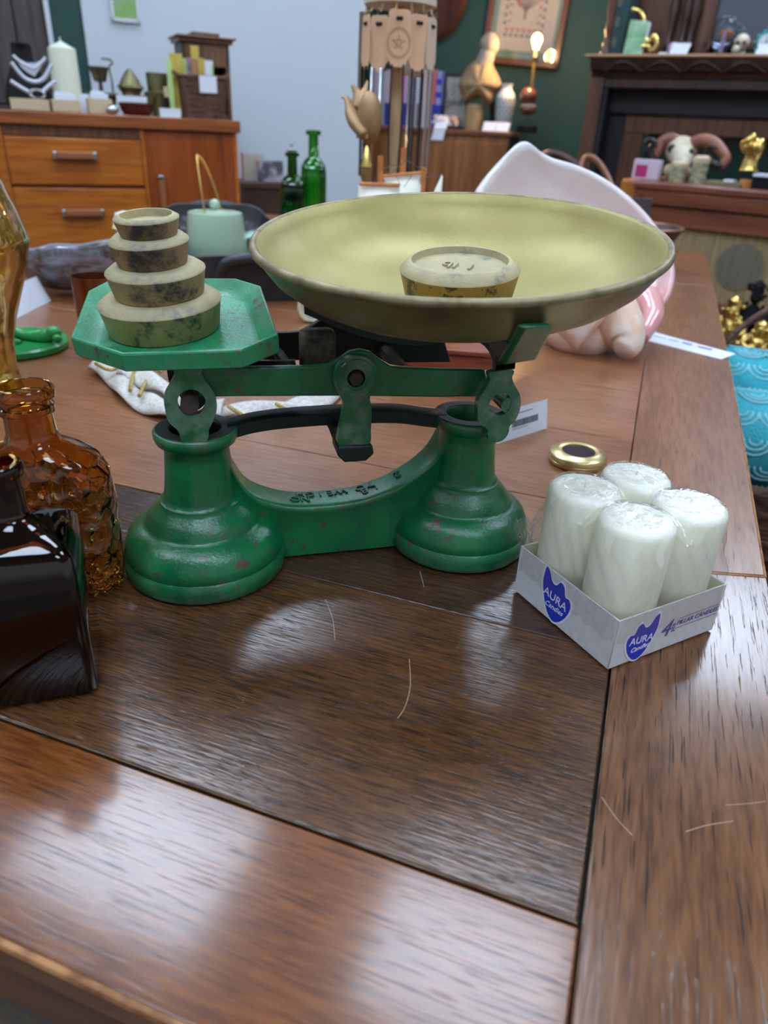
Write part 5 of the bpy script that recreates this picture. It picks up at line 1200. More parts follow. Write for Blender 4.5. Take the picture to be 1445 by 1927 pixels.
# framed photograph
p = onc(829, .20); L_ = (onc(868, .20) - p).length * 1.25; h = ch_(845, 137, .20); t = thing('framed_photo', 'dark framed black-and-white photograph leaning behind the driftwood', 'framed photo', p, aC)
m_dfr = mat('dark_blue_frame', (40, 46, 58), .3); m_bw = mat('grey_photo', (170, 166, 158), .6, col2=(110, 110, 108), nscale=22, lo=.45, hi=.6)
MB().bx(0, L_, 0, .012, 0, .014).bx(0, L_, 0, .012, h - .016, h).bx(0, .016, 0, .012, 0, h).bx(L_ - .014, L_, 0, .012, 0, h).build('frame', m_dfr, t, bev=.002); MB().bx(.014, L_ - .012, .004, .010, .012, h - .014).build('print', m_bw, t)
# driftwood figure
m_drift = mat('driftwood', (168, 138, 98), .7, col2=(128, 108, 84), nscale=14, scale=(1, 1, .35), lo=.4, hi=.65, b=(40, .8, .01)); m_drift2 = mat('weathered_silver_wood', (150, 140, 128), .6, col2=(180, 150, 116), nscale=16, scale=(1, 1, .3), b=(60, .8, .01))
o = onc(905, .12); dw = thing('driftwood_sculpture', 'pale twisted driftwood sculpture on a wood block, on the walnut cabinet', 'sculpture', o, aC)
def cl(px, py, off=.12): p = onp(px, py, CN * (cdn + off), CN) - o; return Vector((p.dot(CD), p.dot(CN), p.z))
sil = [(882, 122), (870, 140), (863, 160), (868, 178), (872, 192), (884, 190), (898, 186), (908, 184), (912, 196), (920, 202), (928, 190), (934, 176), (944, 166), (940, 148), (930, 128), (924, 112), (912, 108), (900, 110)]
S_ = smoothpath([cl(x, y) for x, y in sil], 3, True); n = len(S_); cc_ = sum(S_, Vector()) / n; vs = []; fs = []
prof = [(.0, -.075), (.35, -.070), (.62, -.055), (.82, -.034), (.95, -.012), (1.0, .0), (.93, .02), (.7, .05), (.4, .07), (0, .075)]
for k, dy in prof:
    for i, p in enumerate(S_): q = cc_.lerp(p, max(k, .01)); vs.append((q.x, q.y + dy + .008 * sin(i * .8) * k, q.z))
for j in range(len(prof) - 1):
    for i in range(n): fs.append((j * n + i, j * n + (i + 1) % n, (j + 1) * n + (i + 1) % n, (j + 1) * n + i))
MB().add(vs, fs).build('twisted_wood', m_drift, dw, ang=180)
mb = MB(); mb.tube(smoothpath([cl(908, 128), cl(914, 110), cl(918, 96), cl(920, 84)], 5), [.045 - .0008 * k for k in range(16)], 16); c = cl(921, 84); mb.ell(tuple(c), (.046, .040, .050), 20, 14, None, lambda a, th: .06 * sin(3 * a) * sin(4 * th)); mb.build('knotted_head', m_drift2, dw, ang=180)
MB().lathe([(0, 0), (.045, 0), (.048, .03), (.042, cl(890, 196).z), (0, cl(890, 196).z)], 20, Matrix.Translation((cl(893, 210).x, 0, 0))).build('log_block', m_drift, dw)
MB().tube([(.06, .02, .0), cl(925, 186)], .012, 8).build('iron_prop', m_vel, dw)
# shells
for k, (px, off, lb, c) in enumerate([(829, .03, 'white small seashell left of the driftwood', (214, 206, 208)), (848, .05, 'pinkish brown spiral seashell left of the driftwood', (176, 142, 126))]):
    o = onc(px, off); t = thing('small_seashell', lb, 'seashell', o, radians(20 - 50 * k)); mb = MB(); mb.tube(smoothpath([(-.045, 0, .022), (-.01, 0, .035), (.03, 0, .030), (.055, -.02, .012)], 6), [.006 + .0016 * i for i in range(10)] + [.021 - .0022 * i for i in range(9)], 14)
    for i in range(5): mb.lathe([(.01, 0), (.004, .014), (0, .016)], 8, Matrix.Translation((-.03 + i * .014, 0, .045)))
    mb.build('shell_body', mat('seashell_%d' % k, c, .5, col2=(120, 100, 92), nscale=30, lo=.5, hi=.75, b=(50, .6, .006)), t, ang=180)
# lattice vase
m_lat = mat('white_glaze', (206, 208, 204), .3); m_latd = mat('grey_lattice_gaps', (62, 70, 80), .6)
o = onc(946, .10); hv = ch_(950, 157, .10); r_ = .044; t = thing('lattice_vase', 'white vase with grey diamond lattice pattern on the walnut cabinet', 'vase', o, 0)
vp = [(0, 0), (.036, 0), (.040, .01), (.046, hv * .4), (.047, hv * .62), (.042, hv * .78), (.026, hv * .88), (.024, hv * .93), (.030, hv), (.022, hv), (.020, hv * .9), (0, hv * .86)]
MB().lathe(vp, 40).build('vase_body', m_lat, t, ang=60)
mb = MB()
for j in range(9):
    z = hv * (.05 + j * .077)
    for k in range(14):
        a = 2 * pi * (k + .5 * (j % 2)) / 14; r0_ = .0395 + (.0475 - .0395) * min(1, z / (hv * .5)) if z < hv * .65 else .0455
        M = frame((r0_ * cos(a), r0_ * sin(a), z), (-sin(a), cos(a), 0), (cos(a), sin(a), 0)); mb.prism([(0, -.0085), (.0060, 0), (0, .0085), (-.0060, 0)], -.002, .0030, M)
mb.build('lattice_pattern', m_latd, t)
# cards
for k, (px, off, lb) in enumerate([(908, .0, 'white price card in front of the driftwood block'), (933, .0, 'white price card leaning at the foot of the lattice vase'), (817, .0, 'pale card at the left of the small seashells')]):
    p = onc(px, off); t = thing('white_card', lb, 'card', p, aC, 'white price cards on the walnut cabinet'); MB().add([(0, 0, 0), (.062, 0, 0), (.068, .02, .040), (.004, .02, .040), (0, .001, 0), (.062, .001, 0), (.068, .021, .040), (.004, .021, .040)], [(0, 1, 2, 3), (7, 6, 5, 4), (0, 4, 5, 1), (1, 5, 6, 2), (2, 6, 7, 3), (3, 7, 4, 0)]).build('card_sheet', m_paper, t)
# lamp
m_coco = mat('polished_brown_wood', (104, 56, 36), .2, coat=.6); m_ob = mat('brass_lamp_stem', (150, 130, 70), .35, .8); m_bulb = mat('lit_warm_bulb', (255, 220, 160), .3, emit=(255, 196, 110), estr=16)
o = onc(992, .10); lmp = thing('table_lamp', 'lit table lamp with bare warm bulb and brown wooden ball base', 'lamp', o, aC)
def ll(px, py): p = onp(px, py, CN * (cdn + .10), CN) - o; return Vector((p.dot(CD), p.dot(CN), p.z))
MB().lathe([(0, 0), (.050, 0), (.052, .006), (.048, .032), (.03, .036), (0, .036)], 32).build('black_base', m_vel, lmp)
mb = MB(); mb.ell(tuple(ll(993, 206)), (.042, .034, .024), 24, 14, ); mb.build('lower_shell', m_coco, lmp, ang=180)
MB().ell(tuple(ll(994, 199)), (.038, .032, .008), 24, 10).build('pale_hollow', m_cream, lmp, ang=180)
MB().ell(tuple(ll(994, 181)), (.042, .040, .038), 24, 16).build('wooden_ball', m_coco, lmp, ang=180)
MB().tube([ll(1000, 168), ll(1005, 118)], .007, 10).build('stem', m_ob, lmp)
b0_ = ll(1006, 118); b1_p = ll(1008, 92); MB().tube([b0_, b0_.lerp(b1_p, .4), b0_.lerp(b1_p, .5), b1_p], [.008, .016, .014, .012], 14).build('lamp_holder', m_dbr, lmp)
bc_ = ll(1010, 79); MB().lathe([(0, -.034), (.012, -.030), (.014, -.018), (.022, .0), (.024, .010), (.020, .024), (.010, .033), (0, .035)], 24, Matrix.Translation(bc_)).build('bulb', m_bulb, lmp, ang=180)
ld_ = bpy.data.lights.new('bulb_light', 'POINT'); ld_.energy = BULB_POWER; ld_.color = (1, .62, .28); ld_.shadow_soft_size = .03
lo_ = bpy.data.objects.new('bulb_light', ld_); COL.objects.link(lo_); lo_.parent = lmp; lo_.location = bc_ + Vector((0, -.05, .01))
# textile picture
plb = ong(905, 117, -.025); LP_ = (ong(1049, 129, -.025) - plb).dot(GD); HP = .80
pic2 = thing('framed_textile', 'framed beige tree motif textile on green mount, behind the lit lamp', 'picture', plb, Euler((0, radians(3.2), AG)))
m_rfr = mat('red_brown_frame', (104, 54, 34), .35, coat=.4); m_mount = mat('sage_green_mount', (112, 140, 116), .7); m_cloth = mat('beige_cloth', (196, 178, 158), .8, col2=(184, 166, 146), nscale=40)
u_ = LP_ / 145; f_ = 11 * u_
MB().bx(0, LP_, -.01, .02, 0, f_).bx(0, LP_, -.01, .02, HP - f_, HP).bx(0, f_, -.01, .02, 0, HP).bx(LP_ - f_, LP_, -.01, .02, 0, HP).build('frame', m_rfr, pic2, bev=.003)
MB().bx(f_ - .002, LP_ - f_ + .002, .008, .015, f_ - .002, HP - f_ + .002).build('mount', m_mount, pic2)
cx0, cx1, cz0, cz1 = 20 * u_, 128 * u_, 23 * u_, HP - 25 * u_
MB().bx(cx0, cx1, .004, .007, cz0, cz1).build('cloth', m_cloth, pic2)
m_or = mat('orange_stitch', (172, 104, 64), .8); m_bl = mat('dark_blue_stitch', (66, 66, 104), .8); m_rb = mat('red_stitch', (180, 84, 72), .8)
mb1 = MB(); mb2 = MB(); bx0, bx1, bz0, bz1 = cx0 + 12 * u_, cx1 - 22 * u_, cz0 + 22 * u_, cz1 - 20 * u_
for k in range(7):
    x = bx0 + (bx1 - bx0) * (k + .5) / 7
    mb2.prism([(x - 3.4 * u_, bz0), (x + 3.4 * u_, bz0), (x, bz0 + 6 * u_)], .0025, .0039, XZ)
    mb1.prism([(x - 4 * u_, bz0 + 13 * u_), (x + 4 * u_, bz0 + 13 * u_), (x + 5 * u_, bz0 + 6 * u_), (x - u_, bz0 + 10 * u_)], .0025, .0039, XZ)
for k in range(14):
    z = bz0 + 17 * u_ + 12 * u_ * k
    if z > bz1: break
    for x, s_ in ((bx0, 1), (bx1, -1)):
        mb2.prism([(x, z), (x, z + 7 * u_), (x + s_ * 6 * u_, z + 3.5 * u_)], .0025, .0039, XZ); mb1.prism([(x + s_ * 12 * u_, z + 3 * u_), (x + s_ * 12 * u_, z + 10 * u_), (x + s_ * 6 * u_, z + 7 * u_)], .0025, .0039, XZ)
mb1.build('orange_border', m_or, pic2); mb2.build('blue_border', m_bl, pic2)
tx_ = (bx0 + bx1) / 2; tr_ = MB(); tz = bz0 + 27 * u_
for k in range(9):
    a = radians(25 + 16.25 * k); tr_.tube(smoothpath([(tx_, .002, tz), (tx_ + 1.5 * u_ * cos(a), .002, tz + 14 * u_), (tx_ + 18 * u_ * cos(a), .002, tz + 18 * u_ + 18 * u_ * sin(a)), (tx_ + 24 * u_ * cos(a), .002, tz + 20 * u_ + 34 * u_ * sin(a))], 4), [1.6 * u_] * 5 + [.8 * u_] * 8, 5)
tr_.build('tree_motif', mat('mauve_stitch', (126, 84, 84), .8), pic2)
MB().tube([(tx_ - 14 * u_, .001, tz + 36 * u_), (tx_ - 15 * u_, .001, tz + 24 * u_), (tx_ - 9 * u_, .001, tz + 20 * u_)], 2.2 * u_, 6).build('red_leaf_motif', m_rb, pic2)
MB().tube([(tx_ - 20 * u_, .001, tz + 54 * u_), (tx_, .001, tz + 50 * u_), (tx_ + 12 * u_, .001, tz + 54 * u_)], 3 * u_, 8).build('blue_bird_motif', mat('blue_stitch', (90, 130, 190), .8), pic2)
def pane_mat():
    m, N, L, P = nodes_of('picture_glass'); out = N['Material Output']; t = N.new('ShaderNodeBsdfTransparent'); g = N.new('ShaderNodeBsdfGlossy'); mx = N.new('ShaderNodeMixShader'); g.inputs['Roughness'].default_value = .03; mx.inputs[0].default_value = .08
    L.new(t.outputs[0], mx.inputs[1]); L.new(g.outputs[0], mx.inputs[2]); L.new(mx.outputs[0], out.inputs[0]); N.remove(P); return m
m_pane = pane_mat(); MB().bx(f_, LP_ - f_, -.004, -.002, f_, HP - f_).build('glass_pane', m_pane, pic2)
# dark round plaque
pcn = ong(808, -6, -.02); t = thing('round_wall_plaque', 'dark brown round wooden plaque high on the green wall behind the chain stand', 'wall plaque', pcn, AG)
MB().lathe([(0, -.005), (.20, -.005), (.205, .01), (.18, .045), (.14, .03), (.10, .018), (0, .02)], 56, Matrix.Rotation(pi / 2, 4, 'X')).build('plaque_disc', mat('plaque_wood', (66, 42, 38), .35, col2=(96, 56, 40), nscale=8), t)

# ================================================================== fireplace surround on the right
aF = radians(-10); FD = Vector((cos(aF), sin(aF), 0)); FNn = Vector((-FD.y, FD.x, 0))
q = dep(1120, 105, 3.0); fdn = q.dot(FNn)
def onf(px, py, off=0): return onp(px, py, FNn * (fdn + off), FNn)
fo = onf(1115, 105); fo = Vector((fo.x, fo.y, 0)); fire = thing('fireplace_surround', 'tall dark carved wooden fireplace surround with mirror on the right', 'fireplace', fo, aF)
def fx(px, py, off=0): return (onf(px, py, off) - fo).dot(FD)
def fz(px, py, off=0): return onf(px, py, off).z
m_fw = wood('dark_carved_oak', (46, 30, 26), (62, 42, 36), (80, 56, 48), 'Z', fine=120, rough=.35, pore=.3); m_fr = wood('red_brown_fireplace_wood', (74, 44, 34), (96, 60, 46), (112, 76, 58), 'Z', fine=120, rough=.35, pore=.3); m_fe = mat('worn_shelf_edge', (170, 128, 92), .45); m_fd = mat('near_black_recess', (34, 33, 38), .6); m_tile = mat('dark_green_tile', (22, 52, 46), .25)
zs = fz(1280, 103); xr_ = 2.3
MB().bx(-.02, xr_, -.03, .30, zs - .012, zs).build('mantel_shelf', m_fw, fire, bev=.003); MB().tube([(-.02, -.030, zs - .006), (xr_, -.030, zs - .006)], .006, 8).build('shelf_edge', m_fe, fire)
x1, x2 = fx(1070, 320, .05), fx(1118, 250, .05); zc0 = fz(1200, 146)
cor = MB()
for k, (dy, dz) in enumerate([(-.025, 0), (-.02, .25), (.0, .55), (.03, .8), (.04, 1.0)]): pass
cprof = [(-.024, zs - .013), (-.020, zs - .03), (-.004, zs - .055), (.022, zc0 + .02), (.030, zc0)]
cor.add([(x, y, z) for x in (.0, xr_) for y, z in cprof + [(.10, zc0), (.10, zs - .013)]], [tuple(range(7)), tuple(range(7, 14))[::-1]] + [(i, (i + 1) % 7, 7 + (i + 1) % 7, 7 + i) for i in range(7)])
cor.build('cornice', m_fw, fire, ang=30)
cv = MB()
for k in range(14):
    x = .07 + k * .155; cv.tube(smoothpath([(x, -.012, zs - .060), (x + .035, -.022, zs - .036), (x + .075, -.026, zs - .026), (x + .115, -.022, zs - .040), (x + .150, -.012, zs - .062)], 4), .0045, 8)
cv.build('carved_scroll', m_fw, fire, ang=180)
MB().bx(-.005, .055, .03, .30, 0, zs - .013).build('side_post', m_fr, fire, bev=.004)
MB().bx(.055, xr_, .04, .10, fz(1200, 166, .04), zc0).build('frieze', m_fw, fire, bev=.003)
MB().bx(.055, .075, .05, .30, 0, zc0).bx(.055, xr_, .13, .15, fz(1200, 213, .13), zc0).build('recess_board', m_fd, fire)
x3 = fx(1175, 240, .15); zi = fz(1200, 215, .15); zi2 = fz(1200, 251, .15); x4 = fx(1205, 280, .15)
MB().bx(.075, x3, .16, .20, 0, zc0).build('recess_panel', m_fd, fire)
MB().bx(x3, xr_, .15, .19, zi2, zi).bx(x3, x4, .15, .19, 0, zi2).build('inner_frame', m_fr, fire, bev=.004); MB().tube([(x3, .148, zi), (xr_, .148, zi)], .009, 8).build('inner_moulding', m_fw, fire)
MB().bx(x4, xr_, .26, .28, 0, zi2).build('tile_panel', m_tile, fire)
# overmantel
MB().bx(.03, fx(1330, 50, .22), .22, .26, zs, 2.25).build('overmantel_panel', m_fr, fire)
m_mir = mat('old_mirror', (104, 110, 124), .06, 1.0); mx0 = fx(1322, 70, .2)
MB().bx(mx0 + .03, xr_, .235, .24, zs + .06, 2.2).build('mirror_glass', m_mir, fire); MB().bx(mx0 - .02, mx0 + .03, .20, .25, zs, 2.2).bx(mx0, xr_, .20, .25, zs + .035, zs + .065).build('mirror_frame', m_fr, fire, bev=.004)
for px in (1265, 1290, 1305):
    x = fx(px, 40, .2); MB().lathe([(0, 0), (.016, 0), (.018, .02), (.010, .04), (.014, .10), (.020, .15), (.012, .19), (.017, .23), (.010, .27), (.018, .33), (.012, .40), (.018, .5), (.012, .7), (0, .7)], 16, Matrix.Translation((x, .19, zs + .03))).build('carved_column', m_fw, fire, ang=180)
x = fx(1140, 30, .06); MB().lathe([(0, 0), (.022, 0), (.022, .015), (.012, .02), (.018, .04), (.012, .055), (.010, .07), (.017, .09), (.012, .12), (.018, .16), (.018, .75), (0, .75)], 24, Matrix.Translation((.035, .06, zs + .001))).build('turned_spindle', m_fr, fire, ang=180)
# things on the mantel shelf
def onm(px, off): p = onf(px, 100, off); return Vector((p.x, p.y, zs + .0002))
def mh(px, py, off): return fz(px, py, off) - zs
m_gbk = mat('dark_green_book_cloth', (34, 62, 64), .6); m_gilt = mat('faded_gilt_pattern', (132, 128, 102), .5)
t = thing('green_book', 'tall dark green antique book with gilt spine on the mantel shelf', 'book', onm(1137, .06), aF); wk_ = (onm(1170, .06) - onm(1137, .06)).length; MB().bx(0, wk_, 0, .14, 0, .30).build('cover', m_gbk, t, bev=.006)
mb = MB()
for z in (.05, .12, .19, .25):
    for k in range(8): a = k * pi / 4; mb.prism([(wk_ * .45, z), (wk_ * .45 + .010 * cos(a - .15), z + .02 * sin(a - .15)), (wk_ * .45 + .010 * cos(a + .15), z + .02 * sin(a + .15))], -.001, .0002, XZ)
mb.build('gilt_ornament', m_gilt, t)
t = thing('green_marbled_book', 'small pale green marbled book leaning beside the dark green book', 'book', onm(1171, .03), (0, radians(5), aF)); w2_ = (onm(1206, .03) - onm(1171, .03)).length; MB().bx(0, w2_, 0, .04, 0, mh(1190, 37, .03)).build('cover', mat('green_marbled', (120, 178, 124), .4, col2=(176, 214, 180), nscale=22, lo=.35, hi=.65), t, bev=.002); MB().bx(w2_ - .004, w2_ + .001, .002, .038, .002, mh(1190, 37, .03) - .002).build('page_edge', m_paper, t)
o = onm(1222, .05); g_ = thing('gold_monkey_figure', 'shiny gold figurine leaning over the green marbled book', 'figurine', o, aF); mb = MB()
def ml(px, py, off=.05): p = onf(px, py, off) - o; return Vector((p.dot(FD), p.dot(FNn), p.z))
mb.ell(tuple(ml(1212, 88)), (.030, .022, .012)); mb.ell(tuple(ml(1230, 70)), (.014, .012, .014)); mb.tube(smoothpath([ml(1228, 96), ml(1236, 84), ml(1232, 70), ml(1218, 78), ml(1210, 60), ml(1212, 38), ml(1204, 22), ml(1192, 18)], 5), [.010] * 12 + [.009] * 12 + [.007] * 12, 10)
mb.tube(smoothpath([ml(1205, 96), ml(1215, 88), ml(1225, 97)], 4), .007, 8); mb.ell(tuple(ml(1191, 18)), (.008, .007, .009)); mb.build('gilt_body', m_gold, g_, ang=180)
t = thing('pink_stone_ball', 'small pale pink stone ball on the mantel shelf', 'ball', onm(1265, .07), aF); MB().ell((0, 0, .025), .025).build('ball', mat('rose_quartz', (184, 150, 176), .25), t, ang=180); MB().lathe([(0, 0), (.014, 0), (.016, .004), (.014, .008), (0, .005)], 20).build('ring_foot', m_dbr, t)
for k, (px, off, w_, h, lb) in enumerate([(1258, .0, .07, .040, 'white card in front of the pink stone ball'), (1235, .12, .04, .02, 'white card lying behind the gold figurine'), (1420, .0, .07, .035, 'white card in front of the turquoise clock')]):
    t = thing('white_card', lb, 'card', onm(px, off), aF, 'white cards on the mantel shelf'); MB().add([(0, 0, 0), (w_, 0, 0), (w_ + .008, .012, h), (.008, .012, h), (0, .001, 0), (w_, .001, 0), (w_ + .008, .013, h), (.008, .013, h)], [(0, 1, 2, 3), (7, 6, 5, 4), (0, 4, 5, 1), (1, 5, 6, 2), (2, 6, 7, 3), (3, 7, 4, 0)]).build('card_sheet', m_paper, t)
o = onm(1354, .08); hd = mh(1360, 30, .08); t = thing('glass_dome', 'clear glass dome with a mauve crystal point inside on the mantel shelf', 'glass dome', o, aF)
MB().lathe([(.040, .008), (.044, hd * .45), (.048, hd * .65), (.044, hd * .82), (.028, hd * .96), (0, hd)], 40).build('dome', glass('dome_glass', (238, 242, 244), .02, 1.2), t, ang=180, solid=.002); MB().lathe([(0, 0), (.055, 0), (.055, .008), (0, .008)], 40).build('dark_base', m_fd, t); MB().tube([(0, 0, .008), (.004, 0, hd * .62)], [.010, .008], 6).build('crystal', mat('mauve_crystal', (168, 146, 176), .2), t, ang=20); MB().ell((.008, .01, hd * .55), (.03, .008, .018)).build('butterfly', m_or, t)
m_bone = mat('bone', (206, 196, 172), .55, col2=(178, 162, 132), nscale=26, b=(60, .4, .004))
o = onm(1391, .03); t = thing('small_skull', 'small cream animal skull right of the glass dome', 'skull', o, aF)
MB().ell((0, 0, .044), (.028, .030, .028), 20, 14).build('cranium', m_bone, t, ang=180); MB().ell((-.012, -.018, .018), (.016, .018, .016), 14, 10).tube([(-.02, -.02, .006), (.0, -.01, .002), (.018, .0, .012)], .005, 6).build('jaw', m_bone, t, ang=180); MB().ell((-.010, -.027, .040), (.007, .005, .007)).ell((.012, -.026, .040), (.007, .005, .007)).build('eye_socket', m_fd, t)
o = onm(1437, .05); m_tq = mat('turquoise_enamel', (70, 160, 160), .4, col2=(40, 120, 124), nscale=30); t = thing('turquoise_clock', 'small ornate turquoise clock at the right end of the mantel shelf', 'clock', o, aF)
mb = MB(); mb.lathe([(0, -.012), (.036, -.012), (.040, 0), (.034, .008), (0, .008)], 32, Matrix.Translation((0, 0, .042)) @ Matrix.Rotation(pi / 2, 4, 'X'))
for k in range(10): a = 2 * pi * k / 10; mb.ell((.038 * cos(a), 0, .042 + .038 * sin(a)), .008, 8, 6)
mb.ell((0, 0, .090), .008); mb.bx(-.025, .025, -.012, .012, 0, .008); mb.build('clock_case', m_tq, t, ang=60); MB().lathe([(0, 0), (.028, 0), (.028, .002), (0, .002)], 32, Matrix.Translation((0, -.012, .042)) @ Matrix.Rotation(pi / 2, 4, 'X')).build('dial', m_paper, t)
MB().tube([(0, -.0155, .042), (0, -.0155, .060)], .001, 4).tube([(0, -.0155, .042), (.012, -.0155, .048)], .001, 4).build('hands', m_vel, t)

# ================================================================== radio cabinet in front of the fireplace
aR = radians(-19); RD = Vector((cos(aR), sin(aR), 0)); RN = Vector((-RD.y, RD.x, 0)); q = dep(1172, 336, 2.55); rdn = q.dot(RN)
ro = Vector((q.x, q.y, 0)); RT = q.z
def onr(px, py, off=0): return onp(px, py, RN * (rdn + off), RN)
def rx(px, py, off=0): return (onr(px, py, off) - ro).dot(RD)
rc = thing('radio_cabinet', 'long reddish wooden radio cabinet with beige speaker cloth below the mantel', 'radio cabinet', ro, aR)
m_rc = wood('radio_cabinet_wood', (92, 46, 32), (116, 62, 44), (134, 78, 56), 'X', fine=90, rough=.22, pore=.15, coat=.6); m_rce = wood('honey_end_wood', (150, 84, 34), (176, 104, 44), (190, 120, 56), 'Z', fine=90, rough=.3, pore=.15)
ztp, z2_, z3_ = RT, onr(1300, 392).z, onr(1300, 432).z; zb_ = onr(1350, 560).z - .02; L_ = 1.25
MB().bx(0, L_, -.006, .40, ztp - .03, ztp).build('top', m_rc, rc, bev=.010, seg=4); MB().bx(-.004, .05, -.007, .40, z2_, ztp + .001).build('honey_corner', m_rce, rc, bev=.010, seg=4)
MB().bx(.04, L_, 0, .39, z2_, ztp - .03).build('upper_fascia', m_rc, rc, bev=.003); MB().bx(.03, L_, .012, .39, z3_, z2_ - .003).build('lower_fascia', m_rc, rc, bev=.003)
m_scl = mat('beige_speaker_cloth', (164, 140, 102), .8, col2=(140, 118, 84), nscale=90, scale=(1, 1, .05), lo=.4, hi=.6); m_spk = mat('dark_speaker_cloth', (108, 100, 84), .85, col2=(118, 108, 90), nscale=90, scale=(1, 1, .05), lo=.4, hi=.6)  # cloth over the round speaker is greyer and darker than the rest
MB().bx(.03, L_, .03, .38, zb_, z3_).build('speaker_cloth', m_scl, rc)
mb = MB(); k = .05
while k < L_ - .02: mb.bx(k, k + .002, .0275, .030, zb_, z3_ - .003); k += .030
mb.build('gold_threads', mat('gold_thread', (164, 142, 98), .6), rc)
cs_ = onr(1391, 503, .03); xs_ = (cs_ - ro).dot(RD); rs_ = abs(rx(1437, 503, .03) - rx(1345, 503, .03)) / 2
MB().lathe([(0, -.001), (rs_, -.001), (rs_, .0015), (0, .0035)], 56, Matrix.Translation((xs_, .0285, cs_.z)) @ Matrix.Rotation(pi / 2, 4, 'X')).build('speaker_disc', m_spk, rc)
MB().bx(.02, L_, .0, .39, zb_ - .16, zb_).build('plinth', m_rc, rc, bev=.003)
for x in (.08, L_ - .08):
    for y in (.06, .34): MB().lathe([(0, 0), (.012, 0), (.020, zb_ - .16), (0, zb_ - .16)], 16).build('leg', m_rc, rc, loc=(x, y, 0))
def onrt(px, off): p = onr(px, 320, off); return Vector((p.x, p.y, RT))
def rh(px, py, off): return onr(px, py, off).z - RT
# ram skull
o = onrt(1283, .22); sk = thing('ram_skull', 'horned animal skull with brown curling horns on the radio cabinet', 'skull', o, aR)
def rl(px, py, off=.22): p = onr(px, py, off) - o; return Vector((p.dot(RD), p.dot(RN), p.z))
c = rl(1282, 283); mb = MB(); mb.ell((c.x, 0, c.z), (.055, .05, .048), 24, 16); mb.tube(smoothpath([(c.x + .01, -.02, c.z - .01), (c.x + .035, -.07, c.z - .03), (c.x + .05, -.12, c.z - .055)], 5), [.045, .043, .041, .039, .037, .034, .031, .028, .025, .022, .020], 16); mb.ell((c.x, .0, .03), (.05, .04, .03)); mb.build('skull_bone', m_bone, sk, ang=180)
MB().ell((c.x - .018, -.045, c.z + .004), (.018, .010, .015)).ell((c.x + .055, -.06, c.z - .004), (.008, .016, .012)).build('eye_socket', m_fd, sk, ang=180)
m_horn = mat('brown_horn', (150, 96, 76), .45, col2=(120, 74, 60), nscale=20, b=(40, .5, .004)); m_hornd = mat('black_horn_tip', (44, 34, 36), .3)
for s_, pts, tip in ((-1, [(1276, 270), (1262, 262), (1246, 268), (1238, 284), (1228, 296)], [(1228, 300), (1222, 282), (1232, 270), (1222, 262), (1210, 270)]), (1, [(1304, 270), (1322, 264), (1342, 268), (1358, 284), (1366, 300), (1356, 312)], [(1356, 312), (1340, 308), (1330, 290), (1334, 276), (1348, 278)])):
    mb = MB(); P_ = smoothpath([rl(x, y, .22 - .01 * i) for i, (x, y) in enumerate(pts)], 5); mb.tube(P_, [.024 - .0004 * i for i in range(len(P_))], 12); mb.build('horn', m_horn, sk, ang=180)
    P_ = smoothpath([rl(x, y, .17 - .01 * i) for i, (x, y) in enumerate(tip)], 5); MB().tube(P_, [.016 - .0006 * i for i in range(len(P_))], 12).build('horn_tip', m_hornd, sk, ang=180)
m_jar = mat('pale_green_jar', (132, 140, 112), .3, .2, col2=(196, 186, 150), nscale=40, scale=(1, 1, 3), lo=.45, hi=.6)
for px, off, pt, lb in ((1277, .06, 303, 'small pale green patterned jar with lid, left in front of the skull'), (1316, .08, 292, 'taller pale green patterned jar with lid, right in front of the skull')):
    t = thing('patterned_jar', lb, 'jar', onrt(px, off), aR, 'patterned jars on the radio cabinet'); h = rh(px, pt, off); MB().lathe([(0, 0), (.026, 0), (.028, h * .15), (.024, h * .3), (.027, h * .5), (.026, h * .72)], 28).build('jar_body', m_jar, t); MB().lathe([(.028, h * .72), (.028, h * .9), (.018, h), (0, h)], 28).build('lid', m_cream, t, ang=40)
o = onrt(1190, .07); t = thing('pink_packet', 'small pink and white packet at the left end of the radio cabinet', 'packet', o, aR); w_ = (onrt(1240, .07) - o).length; h = rh(1215, 300, .07); MB().bx(0, w_, 0, .03, 0, h).build('box_card', mat('pale_pink_card', (206, 188, 204), .5), t, bev=.002); MB().bx(w_ * .12, w_ * .56, -.001, 0, h * .1, h * .72).build('magenta_label', mat('magenta', (176, 44, 112), .5), t)
o = onrt(1332, .02); t = thing('small_book', 'thin olive booklet lying flat in front of the gold fist', 'book', o, aR); MB().bx(0, .115, 0, .07, 0, .014).build('cover', mat('olive_cover', (128, 120, 90), .5), t, bev=.001)
o = onrt(1372, .03) + Vector((0, 0, .0142)); t = thing('white_card', 'small white card lying on the thin olive booklet', 'card', o, aR); MB().bx(-.01, .022, .0, .04, 0, .006).build('card_sheet', m_paper, t)
o = onrt(1427, .03); t = thing('dark_box', 'small dark box with white lid edge at the right of the gold fist', 'box', o, aR); MB().bx(-.01, .10, 0, .06, 0, .036).build('box_body', m_vel, t, bev=.001); MB().bx(-.012, .102, -.002, .062, .0365, .045).build('lid', m_paper, t)
